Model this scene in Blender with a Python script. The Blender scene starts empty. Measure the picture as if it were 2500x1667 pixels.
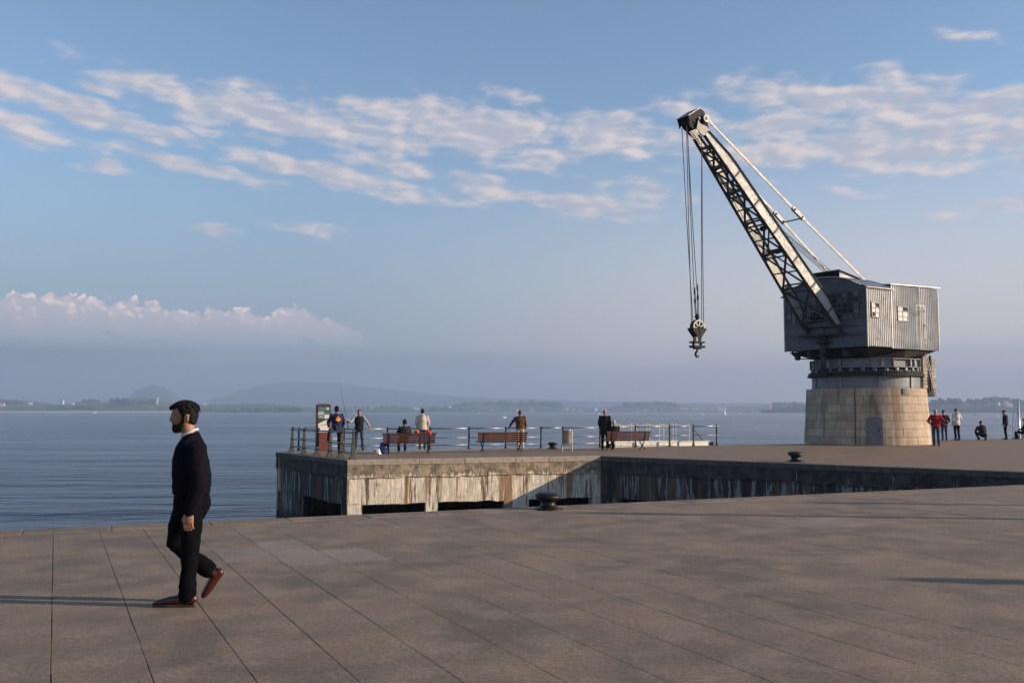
import bpy, bmesh, math, random
from mathutils import Vector, Matrix, Euler, noise as mnoise

R = math.radians
random.seed(7)
scene = bpy.context.scene
col = scene.collection

# ------------------------------------------------------------------ camera
F_PX, CX, CY, CAM_H = 2300.0, 1250.0, 833.5, 1.65
PITCH = math.atan((1003.5 - CY) / F_PX)
cam_d = bpy.data.cameras.new('camera')
cam = bpy.data.objects.new('camera', cam_d)
col.objects.link(cam)
cam.location = (0, 0, CAM_H)
cam.rotation_euler = (R(90) + PITCH, 0, 0)
cam_d.sensor_width = 36.0
cam_d.lens = 36.0 * F_PX / 2500.0
cam_d.clip_start = 0.1
cam_d.clip_end = 40000
scene.camera = cam

# ------------------------------------------------------------------ light
SUN_AZ = R(97.5)      # clockwise from +Y (towards +X)
SUN_EL = R(16.0)
sun_dir = Vector((math.sin(SUN_AZ) * math.cos(SUN_EL), math.cos(SUN_AZ) * math.cos(SUN_EL), math.sin(SUN_EL)))
sun_d = bpy.data.lights.new('sun', 'SUN')
sun_d.energy = 5.0
sun_d.angle = R(0.5)
sun_d.color = (1.0, 0.80, 0.60)
sun = bpy.data.objects.new('sun', sun_d)
col.objects.link(sun)
sun.rotation_euler = sun_dir.to_track_quat('Z', 'Y').to_euler()

scene.view_settings.view_transform = 'Standard'
scene.view_settings.look = 'None'
scene.view_settings.gamma = 1.0
scene.view_settings.exposure = 0.7
scene.view_settings.use_curve_mapping = False
scene.render.engine = 'CYCLES'
scene.cycles.use_denoising = True
scene.cycles.max_bounces = 5
scene.cycles.diffuse_bounces = 3
scene.cycles.glossy_bounces = 3
scene.cycles.volume_bounces = 1


def ray_at(px, py):
    u = (CY - py) / F_PX
    c, s = math.cos(PITCH), math.sin(PITCH)
    return Vector(((px - CX) / F_PX, c - u * s, s + u * c))


def ground_at(px, py, z=0.0):
    """surveyed point of the ground plane seen in that direction"""
    r = ray_at(px, py)
    t = (z - CAM_H) / r.z
    return Vector((r.x * t, r.y * t, z))


def depth_at(px, py, d):
    r = ray_at(px, py)
    t = d / r.y
    return Vector((r.x * t, d, CAM_H + r.z * t))


# ------------------------------------------------------------------ world
world = bpy.data.worlds.new('World')
scene.world = world
world.use_nodes = True
wt = world.node_tree
for n in list(wt.nodes):
    wt.nodes.remove(n)


class NT:
    """small helper for node trees"""
    def __init__(self, t):
        self.t = t

    def n(self, typ, **kw):
        nd = self.t.nodes.new(typ)
        for k, v in kw.items():
            setattr(nd, k, v)
        return nd

    def l(self, a, b):
        self.t.links.new(a, b)

    def put(self, sock, v):
        if isinstance(v, bpy.types.NodeSocket):
            self.t.links.new(v, sock)
        elif v is not None:
            sock.default_value = v

    def m(self, op, a, b=None, c=None, clamp=False):
        nd = self.n('ShaderNodeMath', operation=op, use_clamp=clamp)
        self.put(nd.inputs[0], a)
        if b is not None:
            self.put(nd.inputs[1], b)
        if c is not None:
            self.put(nd.inputs[2], c)
        return nd.outputs[0]

    def vm(self, op, a, b=None, out=0):
        nd = self.n('ShaderNodeVectorMath', operation=op)
        self.put(nd.inputs[0], a)
        if b is not None:
            self.put(nd.inputs[1], b)
        return nd.outputs[out]

    dim = '3D'

    def noise(self, vec, scale=5, detail=4, rough=.5, dist=0.0, lac=2.0):
        nd = self.n('ShaderNodeTexNoise', noise_dimensions=self.dim)
        self.put(nd.inputs['Vector'], vec)
        nd.inputs['Scale'].default_value = scale
        nd.inputs['Detail'].default_value = detail
        nd.inputs['Roughness'].default_value = rough
        nd.inputs['Distortion'].default_value = dist
        nd.inputs['Lacunarity'].default_value = lac
        return nd.outputs['Fac']

    def smooth(self, v, a, b, t0=0.0, t1=1.0):
        nd = self.n('ShaderNodeMapRange', interpolation_type='SMOOTHSTEP')
        self.put(nd.inputs['Value'], v)
        nd.inputs['From Min'].default_value = a
        nd.inputs['From Max'].default_value = b
        nd.inputs['To Min'].default_value = t0
        nd.inputs['To Max'].default_value = t1
        return nd.outputs['Result']

    def mix(self, f, a, b, blend='MIX'):
        nd = self.n('ShaderNodeMix', data_type='RGBA', blend_type=blend)
        self.put(nd.inputs[0], f)
        self.put(nd.inputs[6], a if isinstance(a, bpy.types.NodeSocket) else (*a[:3], 1))
        self.put(nd.inputs[7], b if isinstance(b, bpy.types.NodeSocket) else (*b[:3], 1))
        return nd.outputs[2]

    def mapping(self, vec, loc=(0, 0, 0), rot=(0, 0, 0), scale=(1, 1, 1), typ='POINT'):
        nd = self.n('ShaderNodeMapping', vector_type=typ)
        self.put(nd.inputs['Vector'], vec)
        nd.inputs['Location'].default_value = loc
        nd.inputs['Rotation'].default_value = rot
        nd.inputs['Scale'].default_value = scale
        return nd.outputs[0]


W = NT(wt)
W.dim = '2D'
tc = W.n('ShaderNodeTexCoord')
dirv = W.vm('NORMALIZE', tc.outputs['Generated'])
sep = W.n('ShaderNodeSeparateXYZ')
W.l(dirv, sep.inputs[0])
az = W.m('ARCTAN2', sep.outputs[0], sep.outputs[1])
el = W.m('ARCSINE', sep.outputs[2])
cmb = W.n('ShaderNodeCombineXYZ')
W.put(cmb.inputs[0], W.m('MULTIPLY', az, 23.0))
W.put(cmb.inputs[1], W.m('MULTIPLY', el, 23.0))
uv = cmb.outputs[0]
V = W.m('MULTIPLY', el, 23.0)
U = W.m('MULTIPLY', az, 23.0)


def sky_uv(px, py):
    r = ray_at(px, py)
    r.normalize()
    return math.atan2(r.x, r.y) * 23.0, math.asin(r.z) * 23.0


CLOUDS = [  # high broken layer: centre, half length, half height, tilt, weight
    (150, 258, 290, 26, 9, 1), (225, 216, 80, 15, 8, .8), (560, 262, 330, 38, 10, 1), (850, 318, 250, 34, 8, .95),
    (1150, 318, 290, 62, 16, 1.1), (1030, 268, 150, 30, 8, 1), (1500, 330, 220, 42, 7, .95), (1640, 375, 110, 30, 4, .7), (800, 425, 270, 24, 11, 1),
    (1340, 488, 270, 26, 11, .95), (450, 402, 185, 17, 12, .85), (280, 426, 70, 15, 8, .8), (980, 412, 140, 24, 12, .85),
    (480, 557, 85, 13, 4, .55), (745, 560, 80, 14, 8, .55), (600, 330, 120, 14, 8, .6), (620, 225, 70, 18, 6, .7),
    (2000, 245, 220, 44, 6, 1.05), (2270, 270, 280, 50, 10, 1.1), (1950, 325, 170, 40, 8, 1), (2170, 355, 330, 56, 8, 1.1),
    (2480, 335, 150, 52, 0, 1.05), (1880, 372, 120, 36, 6, .95), (2180, 187, 120, 18, 6, .62), (2440, 500, 110, 18, 0, .65),
    (2030, 452, 120, 11, -6, .5), (1560, 470, 100, 24, 8, .75), (1260, 235, 55, 18, 20, .5), (2380, 75, 60, 12, 10, .42),
    (2400, 232, 50, 10, 0, .45), (1690, 285, 110, 30, 6, .6), (2330, 515, 60, 9, 0, .45), (110, 218, 50, 9, 6, .5),
    (2600, 300, 260, 50, 6, 1), (-200, 240, 300, 30, 6, 1)]
CUMULUS = [(40, 772, 200, 46, 0, 1.1), (190, 762, 120, 40, 4, 1), (70, 742, 80, 18, 0, .9), (390, 792, 220, 48, 2, 1), (610, 806, 150, 48, 4, 1),
           (722, 786, 62, 42, 10, 1.1), (805, 812, 90, 32, 14, 1.1), (-260, 770, 300, 60, 0, 1), (150, 830, 420, 36, 0, .8), (600, 836, 300, 24, 0, .8)]


TILT = R(9)


def blob_field(lst, vec, grow=1.0):
    """soft union of elongated cloud bodies in a sheared sky frame (vec already turned by TILT)"""
    out = None
    ct, st_ = math.cos(TILT), math.sin(TILT)
    for (px, py, hl, hh, tilt, w) in lst:
        u0, v0 = sky_uv(px, py)
        u1, v1 = u0 * ct - v0 * st_, u0 * st_ + v0 * ct
        nd = W.n('ShaderNodeVectorMath', operation='MULTIPLY_ADD')
        W.put(nd.inputs[0], vec)
        kx, ky = 100 / (hl * grow), 100 / (hh * grow)
        nd.inputs[1].default_value = (kx, ky, 0)
        nd.inputs[2].default_value = (-u1 * kx, -v1 * ky, 0)
        ln = W.vm('LENGTH', nd.outputs[0], out=1)
        f = W.m('MULTIPLY_ADD', ln, -w, w)
        out = f if out is None else W.m('MAXIMUM', out, f)
    return out


# softly warped coordinates so that no cloud keeps an oval outline
warp = W.n('ShaderNodeTexNoise', noise_dimensions='2D')
W.put(warp.inputs['Vector'], W.mapping(uv, scale=(.5, 1.1, 1)))
warp.inputs['Scale'].default_value = 1.1
warp.inputs['Detail'].default_value = 3
wv = W.vm('SUBTRACT', warp.outputs['Color'], (.5, .5, .5))
uvw = W.vm('ADD', uv, W.vm('MULTIPLY', wv, (1.5, .55, 0)))
rotuv = W.mapping(uv, rot=(0, 0, R(10)), scale=(.62, 1.6, 1))
n1 = W.noise(rotuv, 1.25, 5, .50, .1)
n1b = W.noise(W.mapping(uv, loc=(.12, .16, 0), rot=(0, 0, R(10)), scale=(.62, 1.6, 1)), 1.25, 4, .48, .1)
fld = blob_field(CLOUDS, W.mapping(uvw, rot=(0, 0, TILT)), 1.28)
# the same kind of broken layer goes on all round the sky outside the picture
side = W.smooth(W.m('ABSOLUTE', az), .62, .85)
gen = W.noise(W.mapping(uv, scale=(.12, .5, 1)), 1.0, 2, .5)
genm = W.m('MULTIPLY', W.m('MULTIPLY', W.smooth(gen, .48, .62), side), W.m('MULTIPLY', W.smooth(V, 3.4, 5), W.smooth(V, 9.5, 7)))
fld = W.m('MAXIMUM', fld, W.m('MULTIPLY_ADD', genm, 1.1, -.3))
dens = W.m('ADD', W.m('MULTIPLY', fld, 1.0), W.m('MULTIPLY', W.m('SUBTRACT', n1, .5), 1.9))
alpha = W.smooth(dens, -.14, .74)
alpha = W.m('MULTIPLY', alpha, W.smooth(fld, -.35, .12))
alpha = W.m('MULTIPLY', alpha, .86)
shade = W.smooth(W.m('ADD', W.m('MULTIPLY', W.m('SUBTRACT', n1b, n1), 2.2), W.m('MULTIPLY', dens, .28)), -.32, .42)
c_hi = W.mix(shade, (.56, .475, .445), (.32, .33, .38))
# billowing bank low over the horizon
wc = W.n('ShaderNodeTexNoise', noise_dimensions='2D')
W.put(wc.inputs['Vector'], uv)
wc.inputs['Scale'].default_value = 2.6
wc.inputs['Detail'].default_value = 5
uvc = W.vm('ADD', uv, W.vm('MULTIPLY', W.vm('SUBTRACT', wc.outputs['Color'], (.5, .5, .5)), (.34, .34, 0)))
vor = W.n('ShaderNodeTexVoronoi', feature='F1', voronoi_dimensions='2D')
W.put(vor.inputs['Vector'], W.mapping(uvc, scale=(1, 1.25, 1)))
vor.inputs['Scale'].default_value = 3.3
vor.inputs['Detail'].default_value = 1.0
vf = vor.outputs['Distance']
cfl = blob_field(CUMULUS, W.mapping(uvc, rot=(0, 0, TILT)))
cden = W.m('ADD', cfl, W.m('MULTIPLY', W.m('SUBTRACT', .45, vf), .45))
calpha = W.m('MULTIPLY', W.smooth(cden, -.05, .10), W.smooth(V, 1.25, 2.3))
cshade = W.smooth(W.m('ADD', W.m('MULTIPLY', vf, .9), W.m('MULTIPLY', W.smooth(V, 2.7, 1.6), .6)), .1, .85)
nc = W.noise(uv, 1.6, 5, .6)
cshade = W.m('ADD', cshade, W.m('MULTIPLY', W.m('SUBTRACT', nc, .5), .9), clamp=True)
c_lo = W.mix(cshade, (.80, .62, .54), (.40, .37, .395))
# mist layer over the water
mist = W.m('MULTIPLY', W.smooth(V, 7.2, .5), .85)
mist2 = W.m('MULTIPLY', W.m('MULTIPLY', W.smooth(V, 1.62, 1.2), W.smooth(W.noise(W.mapping(uv, scale=(.1, .9, 1)), 1.2, 3), .2, .5)), .9)
warmside = W.smooth(U, -6.5, 8.5)
c_mist = W.mix(warmside, (.17, .205, .255), (.54, .435, .385))
c_mist2 = W.mix(warmside, (.112, .143, .187), (.42, .335, .31))

sky = W.n('ShaderNodeTexSky', sky_type='NISHITA')
sky.sun_disc = False
sky.sun_elevation = SUN_EL
sky.sun_rotation = SUN_AZ
sky.altitude = 0
sky.air_density = 1.0
sky.dust_density = 0.3
sky.ozone_density = 2.4
SKY_K = 0.112
bg_sky = W.n('ShaderNodeBackground')
W.l(sky.outputs[0], bg_sky.inputs[0])
bg_sky.inputs[1].default_value = SKY_K


def layer(base, fac, color, k=1.0):
    b = W.n('ShaderNodeBackground')
    W.put(b.inputs[0], color)
    b.inputs[1].default_value = k
    mx = W.n('ShaderNodeMixShader')
    W.put(mx.inputs[0], fac)
    W.l(base, mx.inputs[1])
    W.l(b.outputs[0], mx.inputs[2])
    return mx.outputs[0]


sh = layer(bg_sky.outputs[0], mist, c_mist)
sh = layer(sh, alpha, c_hi)
sh = layer(sh, calpha, c_lo)
sh = layer(sh, mist2, c_mist2)
world.cycles.sampling_method = 'MANUAL'
world.cycles.sample_map_resolution = 256
wo = W.n('ShaderNodeOutputWorld')
W.l(sh, wo.inputs[0])


# ------------------------------------------------------------------ materials
MATS = {}


def new_mat(name):
    m = bpy.data.materials.new(name)
    m.use_nodes = True
    MATS[name] = m
    t = NT(m.node_tree)
    b = m.node_tree.nodes['Principled BSDF']
    return m, t, b


def pm(name, c, rough=.6, metal=0.0, var=.18, scale=6.0, bump=0.0, bscale=60.0, spec=.5, rand=0.0, grime=None, gscale=3.0, coat=0.0):
    """procedural paint / stone / cloth: mottled colour, uneven gloss and fine relief"""
    m, t, b = new_mat(name)
    co = t.n('ShaderNodeTexCoord').outputs['Object']
    if rand:
        oi = t.n('ShaderNodeObjectInfo').outputs['Random']
    f = t.noise(co, scale, 5, .6)
    lo = tuple(x * (1 - var) for x in c)
    hi = tuple(min(1, x * (1 + var)) for x in c)
    cc = t.mix(t.smooth(f, .3, .7), lo, hi)
    if rand:
        k = t.m('MULTIPLY_ADD', oi, 2 * rand, 1 - rand)
        cc = t.mix(1.0, cc, _grey(t, k), 'MULTIPLY')
    if grime:
        g = t.smooth(t.noise(co, gscale, 7, .68), .52, .72)
        cc = t.mix(t.m('MULTIPLY', g, .75), cc, grime)
    t.put(b.inputs['Base Color'], cc)
    t.put(b.inputs['Roughness'], t.smooth(t.noise(co, scale * 2.3, 3), .25, .75, max(.03, rough - .1), min(1, rough + .1)))
    b.inputs['Metallic'].default_value = metal
    b.inputs['Specular IOR Level'].default_value = spec
    b.inputs['Coat Weight'].default_value = coat
    if bump:
        bp = t.n('ShaderNodeBump')
        bp.inputs['Strength'].default_value = bump
        bp.inputs['Distance'].default_value = .01
        t.put(bp.inputs['Height'], t.noise(co, bscale, 4, .6))
        t.l(bp.outputs[0], b.inputs['Normal'])
    return m


def _grey(t, k):
    c = t.n('ShaderNodeCombineColor')
    for i in range(3):
        t.put(c.inputs[i], k)
    return c.outputs[0]


def mat_paving(name, base, dark, light, use_random=True):
    m, t, b = new_mat(name)
    pos = t.n('ShaderNodeNewGeometry').outputs['Position']
    big = t.noise(pos, .75, 5, .62, .6)
    mid = t.noise(pos, 2.0, 4, .6)
    fine = t.noise(pos, 90, 3, .7)
    grit = t.noise(pos, 26, 4, .7)
    cc = t.mix(t.smooth(big, .32, .68), dark, base)
    cc = t.mix(t.m('MULTIPLY', t.smooth(mid, .42, .70), .55), cc, light)
    cc = t.mix(.85, cc, _grey(t, t.smooth(fine, .28, .72, .45, 1.55)), 'MULTIPLY')
    cc = t.mix(.8, cc, _grey(t, t.smooth(grit, .3, .7, .62, 1.38)), 'MULTIPLY')
    # small dark spots and stains
    sp = t.smooth(t.noise(t.mapping(pos, scale=(2.2, 6, 1)), 1.6, 3, .5), .70, .76)
    cc = t.mix(t.m('MULTIPLY', sp, .35), cc, (.05, .045, .045))
    if use_random:
        oi = t.n('ShaderNodeObjectInfo').outputs['Random']
        cc = t.mix(1.0, cc, _grey(t, t.m('MULTIPLY_ADD', oi, .05, .975)), 'MULTIPLY')
    t.put(b.inputs['Base Color'], cc)
    t.put(b.inputs['Roughness'], t.smooth(big, .3, .7, .62, .82))
    b.inputs['Specular IOR Level'].default_value = .35
    bp = t.n('ShaderNodeBump')
    bp.inputs['Strength'].default_value = .55
    bp.inputs['Distance'].default_value = .006
    t.put(bp.inputs['Height'], t.m('ADD', fine, t.m('MULTIPLY', mid, 2.0)))
    t.l(bp.outputs[0], b.inputs['Normal'])
    return m


def mat_pier_wall(name, dark=False):
    """weathered concrete with lime runs, rust runs and dark weed near the water; dark: shade put into the colour"""
    m, t, b = new_mat(name)
    pos = t.n('ShaderNodeNewGeometry').outputs['Position']
    sp = t.n('ShaderNodeSeparateXYZ')
    t.l(pos, sp.inputs[0])
    z = sp.outputs[2]
    st = t.mapping(pos, scale=(3.4, 3.4, .26))
    st2 = t.mapping(pos, scale=(1.5, 1.5, .10))
    st3 = t.mapping(pos, loc=(13, 4, 2), scale=(1.1, 1.1, .07))
    runs = t.noise(st, 2.6, 6, .66, .15)
    wide = t.noise(st2, 1.6, 4, .6, .1)
    rust = t.noise(st3, 1.6, 4, .6, .1)
    blot = t.noise(pos, 2.6, 7, .68, .4)
    speck = t.noise(pos, 24, 4, .7)
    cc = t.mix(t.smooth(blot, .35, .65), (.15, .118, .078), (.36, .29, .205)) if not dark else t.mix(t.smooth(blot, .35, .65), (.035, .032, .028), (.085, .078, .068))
    cc = t.mix(.8, cc, _grey(t, t.smooth(speck, .25, .75, .62, 1.38)), 'MULTIPLY')
    # irregular level where the lime starts
    edge = t.m('ADD', t.m('ADD', z, t.m('MULTIPLY', t.m('SUBTRACT', runs, .5), .75)), t.m('MULTIPLY', t.m('SUBTRACT', blot, .5), .5))
    below = t.smooth(edge, -.54, -.60)
    few = t.m('MULTIPLY', t.smooth(z, -.22, -.34), t.smooth(runs, .64, .67))
    # bare concrete between the runs is dark and wet
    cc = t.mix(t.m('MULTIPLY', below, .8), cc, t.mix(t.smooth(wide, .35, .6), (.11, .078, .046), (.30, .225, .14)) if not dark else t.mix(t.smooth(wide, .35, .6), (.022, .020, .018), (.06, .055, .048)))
    rs = t.m('MULTIPLY', below, t.smooth(t.m('ADD', rust, t.m('MULTIPLY', t.m('SUBTRACT', runs, .5), .25)), .53, .58))
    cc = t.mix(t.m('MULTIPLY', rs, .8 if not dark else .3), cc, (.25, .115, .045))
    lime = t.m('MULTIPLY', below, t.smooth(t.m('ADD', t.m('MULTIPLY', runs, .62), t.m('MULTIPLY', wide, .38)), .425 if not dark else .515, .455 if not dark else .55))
    lime = t.m('MULTIPLY', lime, t.m('SUBTRACT', 1.0, t.m('MULTIPLY', rs, .85)))
    lime = t.m('MULTIPLY', lime, t.smooth(t.noise(pos, 5.5, 5, .65), .30, .48, .4, 1.0))
    lime = t.m('MAXIMUM', lime, few)
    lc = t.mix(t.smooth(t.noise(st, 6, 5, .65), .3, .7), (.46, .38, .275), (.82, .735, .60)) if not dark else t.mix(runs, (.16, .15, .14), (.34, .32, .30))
    cc = t.mix(lime, cc, lc)
    weed = t.m('MULTIPLY', t.smooth(t.m('ADD', z, t.m('MULTIPLY', blot, .6)), -1.7, -2.1), .85)
    cc = t.mix(weed, cc, (.035, .036, .022))
    t.put(b.inputs['Base Color'], cc)
    b.inputs['Roughness'].default_value = .85
    b.inputs['Specular IOR Level'].default_value = .25
    bp = t.n('ShaderNodeBump')
    bp.inputs['Strength'].default_value = .8
    bp.inputs['Distance'].default_value = .04
    t.put(bp.inputs['Height'], t.m('ADD', t.m('MULTIPLY', runs, .7), t.m('ADD', blot, t.m('MULTIPLY', speck, .25))))
    t.l(bp.outputs[0], b.inputs['Normal'])
    return m


def mat_sea(name):
    m, t, b = new_mat(name)
    pos = t.n('ShaderNodeNewGeometry').outputs['Position']
    a = t.noise(t.mapping(pos, rot=(0, 0, R(12)), scale=(.42, 1.0, 1)), .62, 4, .55, .4)
    c_ = t.noise(t.mapping(pos, rot=(0, 0, R(-16)), scale=(.5, 1.0, 1)), 2.3, 5, .6, .3)
    big = t.noise(t.mapping(pos, scale=(.25, 1.0, 1)), .02, 4, .6)
    sw = t.noise(t.mapping(pos, rot=(0, 0, R(5)), scale=(.3, 1.0, 1)), .17, 3, .55, .5)
    h = t.m('ADD', t.m('MULTIPLY', sw, 3.0), t.m('ADD', t.m('MULTIPLY', a, 1.6), t.m('MULTIPLY', c_, .55)))
    bp = t.n('ShaderNodeBump')
    bp.inputs['Strength'].default_value = .9
    bp.inputs['Distance'].default_value = .30
    gust = t.noise(t.mapping(pos, loc=(40, 9, 0), scale=(.22, 1.0, 1)), .045, 4, .6, .5)
    t.put(bp.inputs['Height'], t.m('MULTIPLY', h, t.smooth(gust, .32, .66, .55, 1.35)))
    t.l(bp.outputs[0], b.inputs['Normal'])
    t.put(b.inputs['Base Color'], t.mix(t.smooth(big, .3, .7), (.008, .026, .052), (.014, .040, .072)))
    t.put(b.inputs['Roughness'], t.smooth(big, .35, .65, .12, .2))
    b.inputs['IOR'].default_value = 1.33
    b.inputs['Specular IOR Level'].default_value = .5
    return m


def mat_land(name, cols, scale, bump=0.0):
    m, t, b = new_mat(name)
    pos = t.n('ShaderNodeNewGeometry').outputs['Position']
    f = t.noise(t.mapping(pos, scale=(1, .5, 2)), scale, 5, .6, .3)
    g = t.noise(t.mapping(pos, scale=(1, .5, 2), loc=(300, 90, 7)), scale * 2.7, 5, .65)
    vor = t.n('ShaderNodeTexVoronoi', feature='F1')
    t.put(vor.inputs['Vector'], t.mapping(pos, scale=(1, .35, 1)))
    vor.inputs['Scale'].default_value = scale * 2.2
    cc = t.mix(t.smooth(f, .38, .62), cols[0], cols[1])
    sc_ = t.n('ShaderNodeSeparateColor')
    t.l(vor.outputs['Color'], sc_.inputs[0])
    cc = t.mix(t.m('MULTIPLY', sc_.outputs[0], .5), cc, cols[1])
    cc = t.mix(t.smooth(g, .56, .64), cc, cols[2])
    t.put(b.inputs['Base Color'], cc)
    b.inputs['Roughness'].default_value = .95
    b.inputs['Specular IOR Level'].default_value = .1
    return m


mat_paving('granite_paving', (.226, .164, .110), (.142, .103, .071), (.29, .216, .149))
mat_paving('granite_paving_pale', (.25, .20, .158), (.195, .155, .124), (.30, .242, .193))
mat_paving('granite_deck', (.215, .148, .096), (.15, .104, .068), (.26, .184, .122), False)
pm('joint_bed', (.03, .028, .022), .95, var=.3, scale=3)
pm('coping_granite', (.36, .295, .225), .8, var=.22, scale=9, bump=.5, bscale=70, rand=.12, grime=(.16, .14, .11), gscale=2.5)
mat_pier_wall('pier_wall')
mat_pier_wall('pier_wall_shaded', True)  # copy for the unlit walls, their shade put into the colour
pm('coping_shaded', (.085, .075, .062), .85, var=.3, scale=6, bump=.5, bscale=50, rand=.15)  # coping of the unlit walls, darkened in colour to stand in for shade
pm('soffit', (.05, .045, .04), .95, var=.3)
mat_sea('sea_water')


# ------------------------------------------------------------------ mesh helpers
class MB:
    def __init__(self):
        self.v, self.f = [], []

    def add(self, vs, fs):
        o = len(self.v)
        self.v += [tuple(x) for x in vs]
        self.f += [tuple(o + i for i in q) for q in fs]
        return self

    def box(self, c, s, rot=None):
        x, y, z = s[0] / 2, s[1] / 2, s[2] / 2
        vs = [Vector((a * x, b * y, d * z)) for a in (-1, 1) for b in (-1, 1) for d in (-1, 1)]
        if rot is not None:
            vs = [rot @ p for p in vs]
        c = Vector(c)
        return self.add([p + c for p in vs], [(0, 1, 3, 2), (4, 6, 7, 5), (0, 4, 5, 1), (2, 3, 7, 6), (0, 2, 6, 4), (1, 5, 7, 3)])

    def beam(self, p, q, w, h=None, up=(0, 0, 1)):
        p, q = Vector(p), Vector(q)
        h = h or w
        d = (q - p)
        L = d.length
        d.normalize()
        u = Vector(up)
        s = d.cross(u)
        if s.length < 1e-4:
            s = d.cross(Vector((1, 0, 0)))
        s.normalize()
        u = s.cross(d)
        rot = Matrix((d, s, u)).transposed()
        return self.box((p + q) / 2, (L, w, h), rot)

    def tube(self, pts, r, seg=8, cap=True):
        pts = [Vector(p) for p in pts]
        rr = r if isinstance(r, (list, tuple)) else [r] * len(pts)
        rings = []
        prev = None
        for i, p in enumerate(pts):
            d = (pts[min(i + 1, len(pts) - 1)] - pts[max(i - 1, 0)])
            if d.length < 1e-9:
                d = Vector((0, 0, 1))
            d.normalize()
            if prev is None:
                a = Vector((0, 0, 1)) if abs(d.z) < .9 else Vector((1, 0, 0))
                s = d.cross(a).normalized()
            else:
                s = (prev - d * prev.dot(d))
                s.normalize()
            prev = s
            t = d.cross(s)
            rings.append([p + (s * math.cos(k * 2 * math.pi / seg) + t * math.sin(k * 2 * math.pi / seg)) * rr[i] for k in range(seg)])
        vs = [v for rg in rings for v in rg]
        fs = []
        for i in range(len(pts) - 1):
            for k in range(seg):
                a, b = i * seg + k, i * seg + (k + 1) % seg
                fs.append((a, b, b + seg, a + seg))
        if cap:
            fs.append(tuple(range(seg))[::-1])
            fs.append(tuple((len(pts) - 1) * seg + k for k in range(seg)))
        return self.add(vs, fs)

    def lathe(self, prof, seg=24, c=(0, 0, 0), closed=False, a0=0.0, a1=2 * math.pi):
        full = abs(a1 - a0 - 2 * math.pi) < 1e-6
        n = seg if full else seg + 1
        vs = []
        for (r, z) in prof:
            for k in range(n):
                a = a0 + (a1 - a0) * k / seg
                vs.append((c[0] + r * math.cos(a), c[1] + r * math.sin(a), c[2] + z))
        fs = []
        m = len(prof)
        for i in range(m if closed else m - 1):
            i2 = (i + 1) % m
            for k in range(seg):
                k2 = (k + 1) % n
                fs.append((i * n + k, i * n + k2, i2 * n + k2, i2 * n + k))
        if not closed and full:
            if prof[0][0] > 1e-5:
                fs.append(tuple(range(n))[::-1])
            if prof[-1][0] > 1e-5:
                fs.append(tuple((m - 1) * n + k for k in range(n)))
        return self.add(vs, fs)

    def ellipsoid(self, c, r, rot=None, seg=14, rings=9):
        c = Vector(c)
        vs = [Vector((0, 0, -r[2]))]
        for i in range(1, rings):
            a = -math.pi / 2 + math.pi * i / rings
            for k in range(seg):
                b = 2 * math.pi * k / seg
                vs.append(Vector((r[0] * math.cos(a) * math.cos(b), r[1] * math.cos(a) * math.sin(b), r[2] * math.sin(a))))
        vs.append(Vector((0, 0, r[2])))
        if rot is not None:
            vs = [rot @ p for p in vs]
        fs = []
        for k in range(seg):
            fs.append((0, 1 + (k + 1) % seg, 1 + k))
        for i in range(rings - 2):
            for k in range(seg):
                a, b = 1 + i * seg + k, 1 + i * seg + (k + 1) % seg
                fs.append((a, b, b + seg, a + seg))
        last = len(vs) - 1
        o = 1 + (rings - 2) * seg
        for k in range(seg):
            fs.append((last, o + k, o + (k + 1) % seg))
        return self.add([p + c for p in vs], fs)

    def capsule(self, pts, r, seg=12):
        """tapered closed limb with round ends"""
        pts = [Vector(p) for p in pts]
        rr = r if isinstance(r, (list, tuple)) else [r] * len(pts)
        a = (pts[0] - pts[1]).normalized()
        b = (pts[-1] - pts[-2]).normalized()
        P, Q = [], []
        for s in (1.0, .87, .5):
            P.append(pts[0] + a * rr[0] * s)
            Q.append(max(.02, math.sqrt(max(0, 1 - s * s))) * rr[0])
        P += pts
        Q += rr
        for s in (.5, .87, 1.0):
            P.append(pts[-1] + b * rr[-1] * s)
            Q.append(max(.02, math.sqrt(max(0, 1 - s * s))) * rr[-1])
        return self.tube(P, Q, seg)

    def loft(self, rings, seg=18):
        """closed body of elliptical sections: (centre, lateral axis, depth axis, rx, ry)"""
        vs, fs = [], []
        for (c, ax, ay, rx, ry) in rings:
            for k in range(seg):
                a = 2 * math.pi * k / seg
                vs.append(Vector(c) + Vector(ax) * rx * math.cos(a) + Vector(ay) * ry * math.sin(a))
        for i in range(len(rings) - 1):
            for k in range(seg):
                a, b = i * seg + k, i * seg + (k + 1) % seg
                fs.append((a, b, b + seg, a + seg))
        fs.append(tuple(range(seg))[::-1])
        fs.append(tuple((len(rings) - 1) * seg + k for k in range(seg)))
        return self.add(vs, fs)

    def prism(self, poly, z0, z1):
        n = len(poly)
        vs = [(p[0], p[1], z0) for p in poly] + [(p[0], p[1], z1) for p in poly]
        fs = [tuple(range(n))[::-1], tuple(range(n, 2 * n))]
        for i in range(n):
            j = (i + 1) % n
            fs.append((i, j, n + j, n + i))
        return self.add(vs, fs)

    def mesh(self, name, mat, smooth=False):
        me = bpy.data.meshes.new(name)
        me.from_pydata(self.v, [], self.f)
        bm = bmesh.new()
        bm.from_mesh(me)
        bmesh.ops.recalc_face_normals(bm, faces=bm.faces)
        bm.to_mesh(me)
        bm.free()
        if mat:
            me.materials.append(MATS[mat])
        if smooth:
            me.polygons.foreach_set('use_smooth', [True] * len(me.polygons))
        me.update()
        return me

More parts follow.
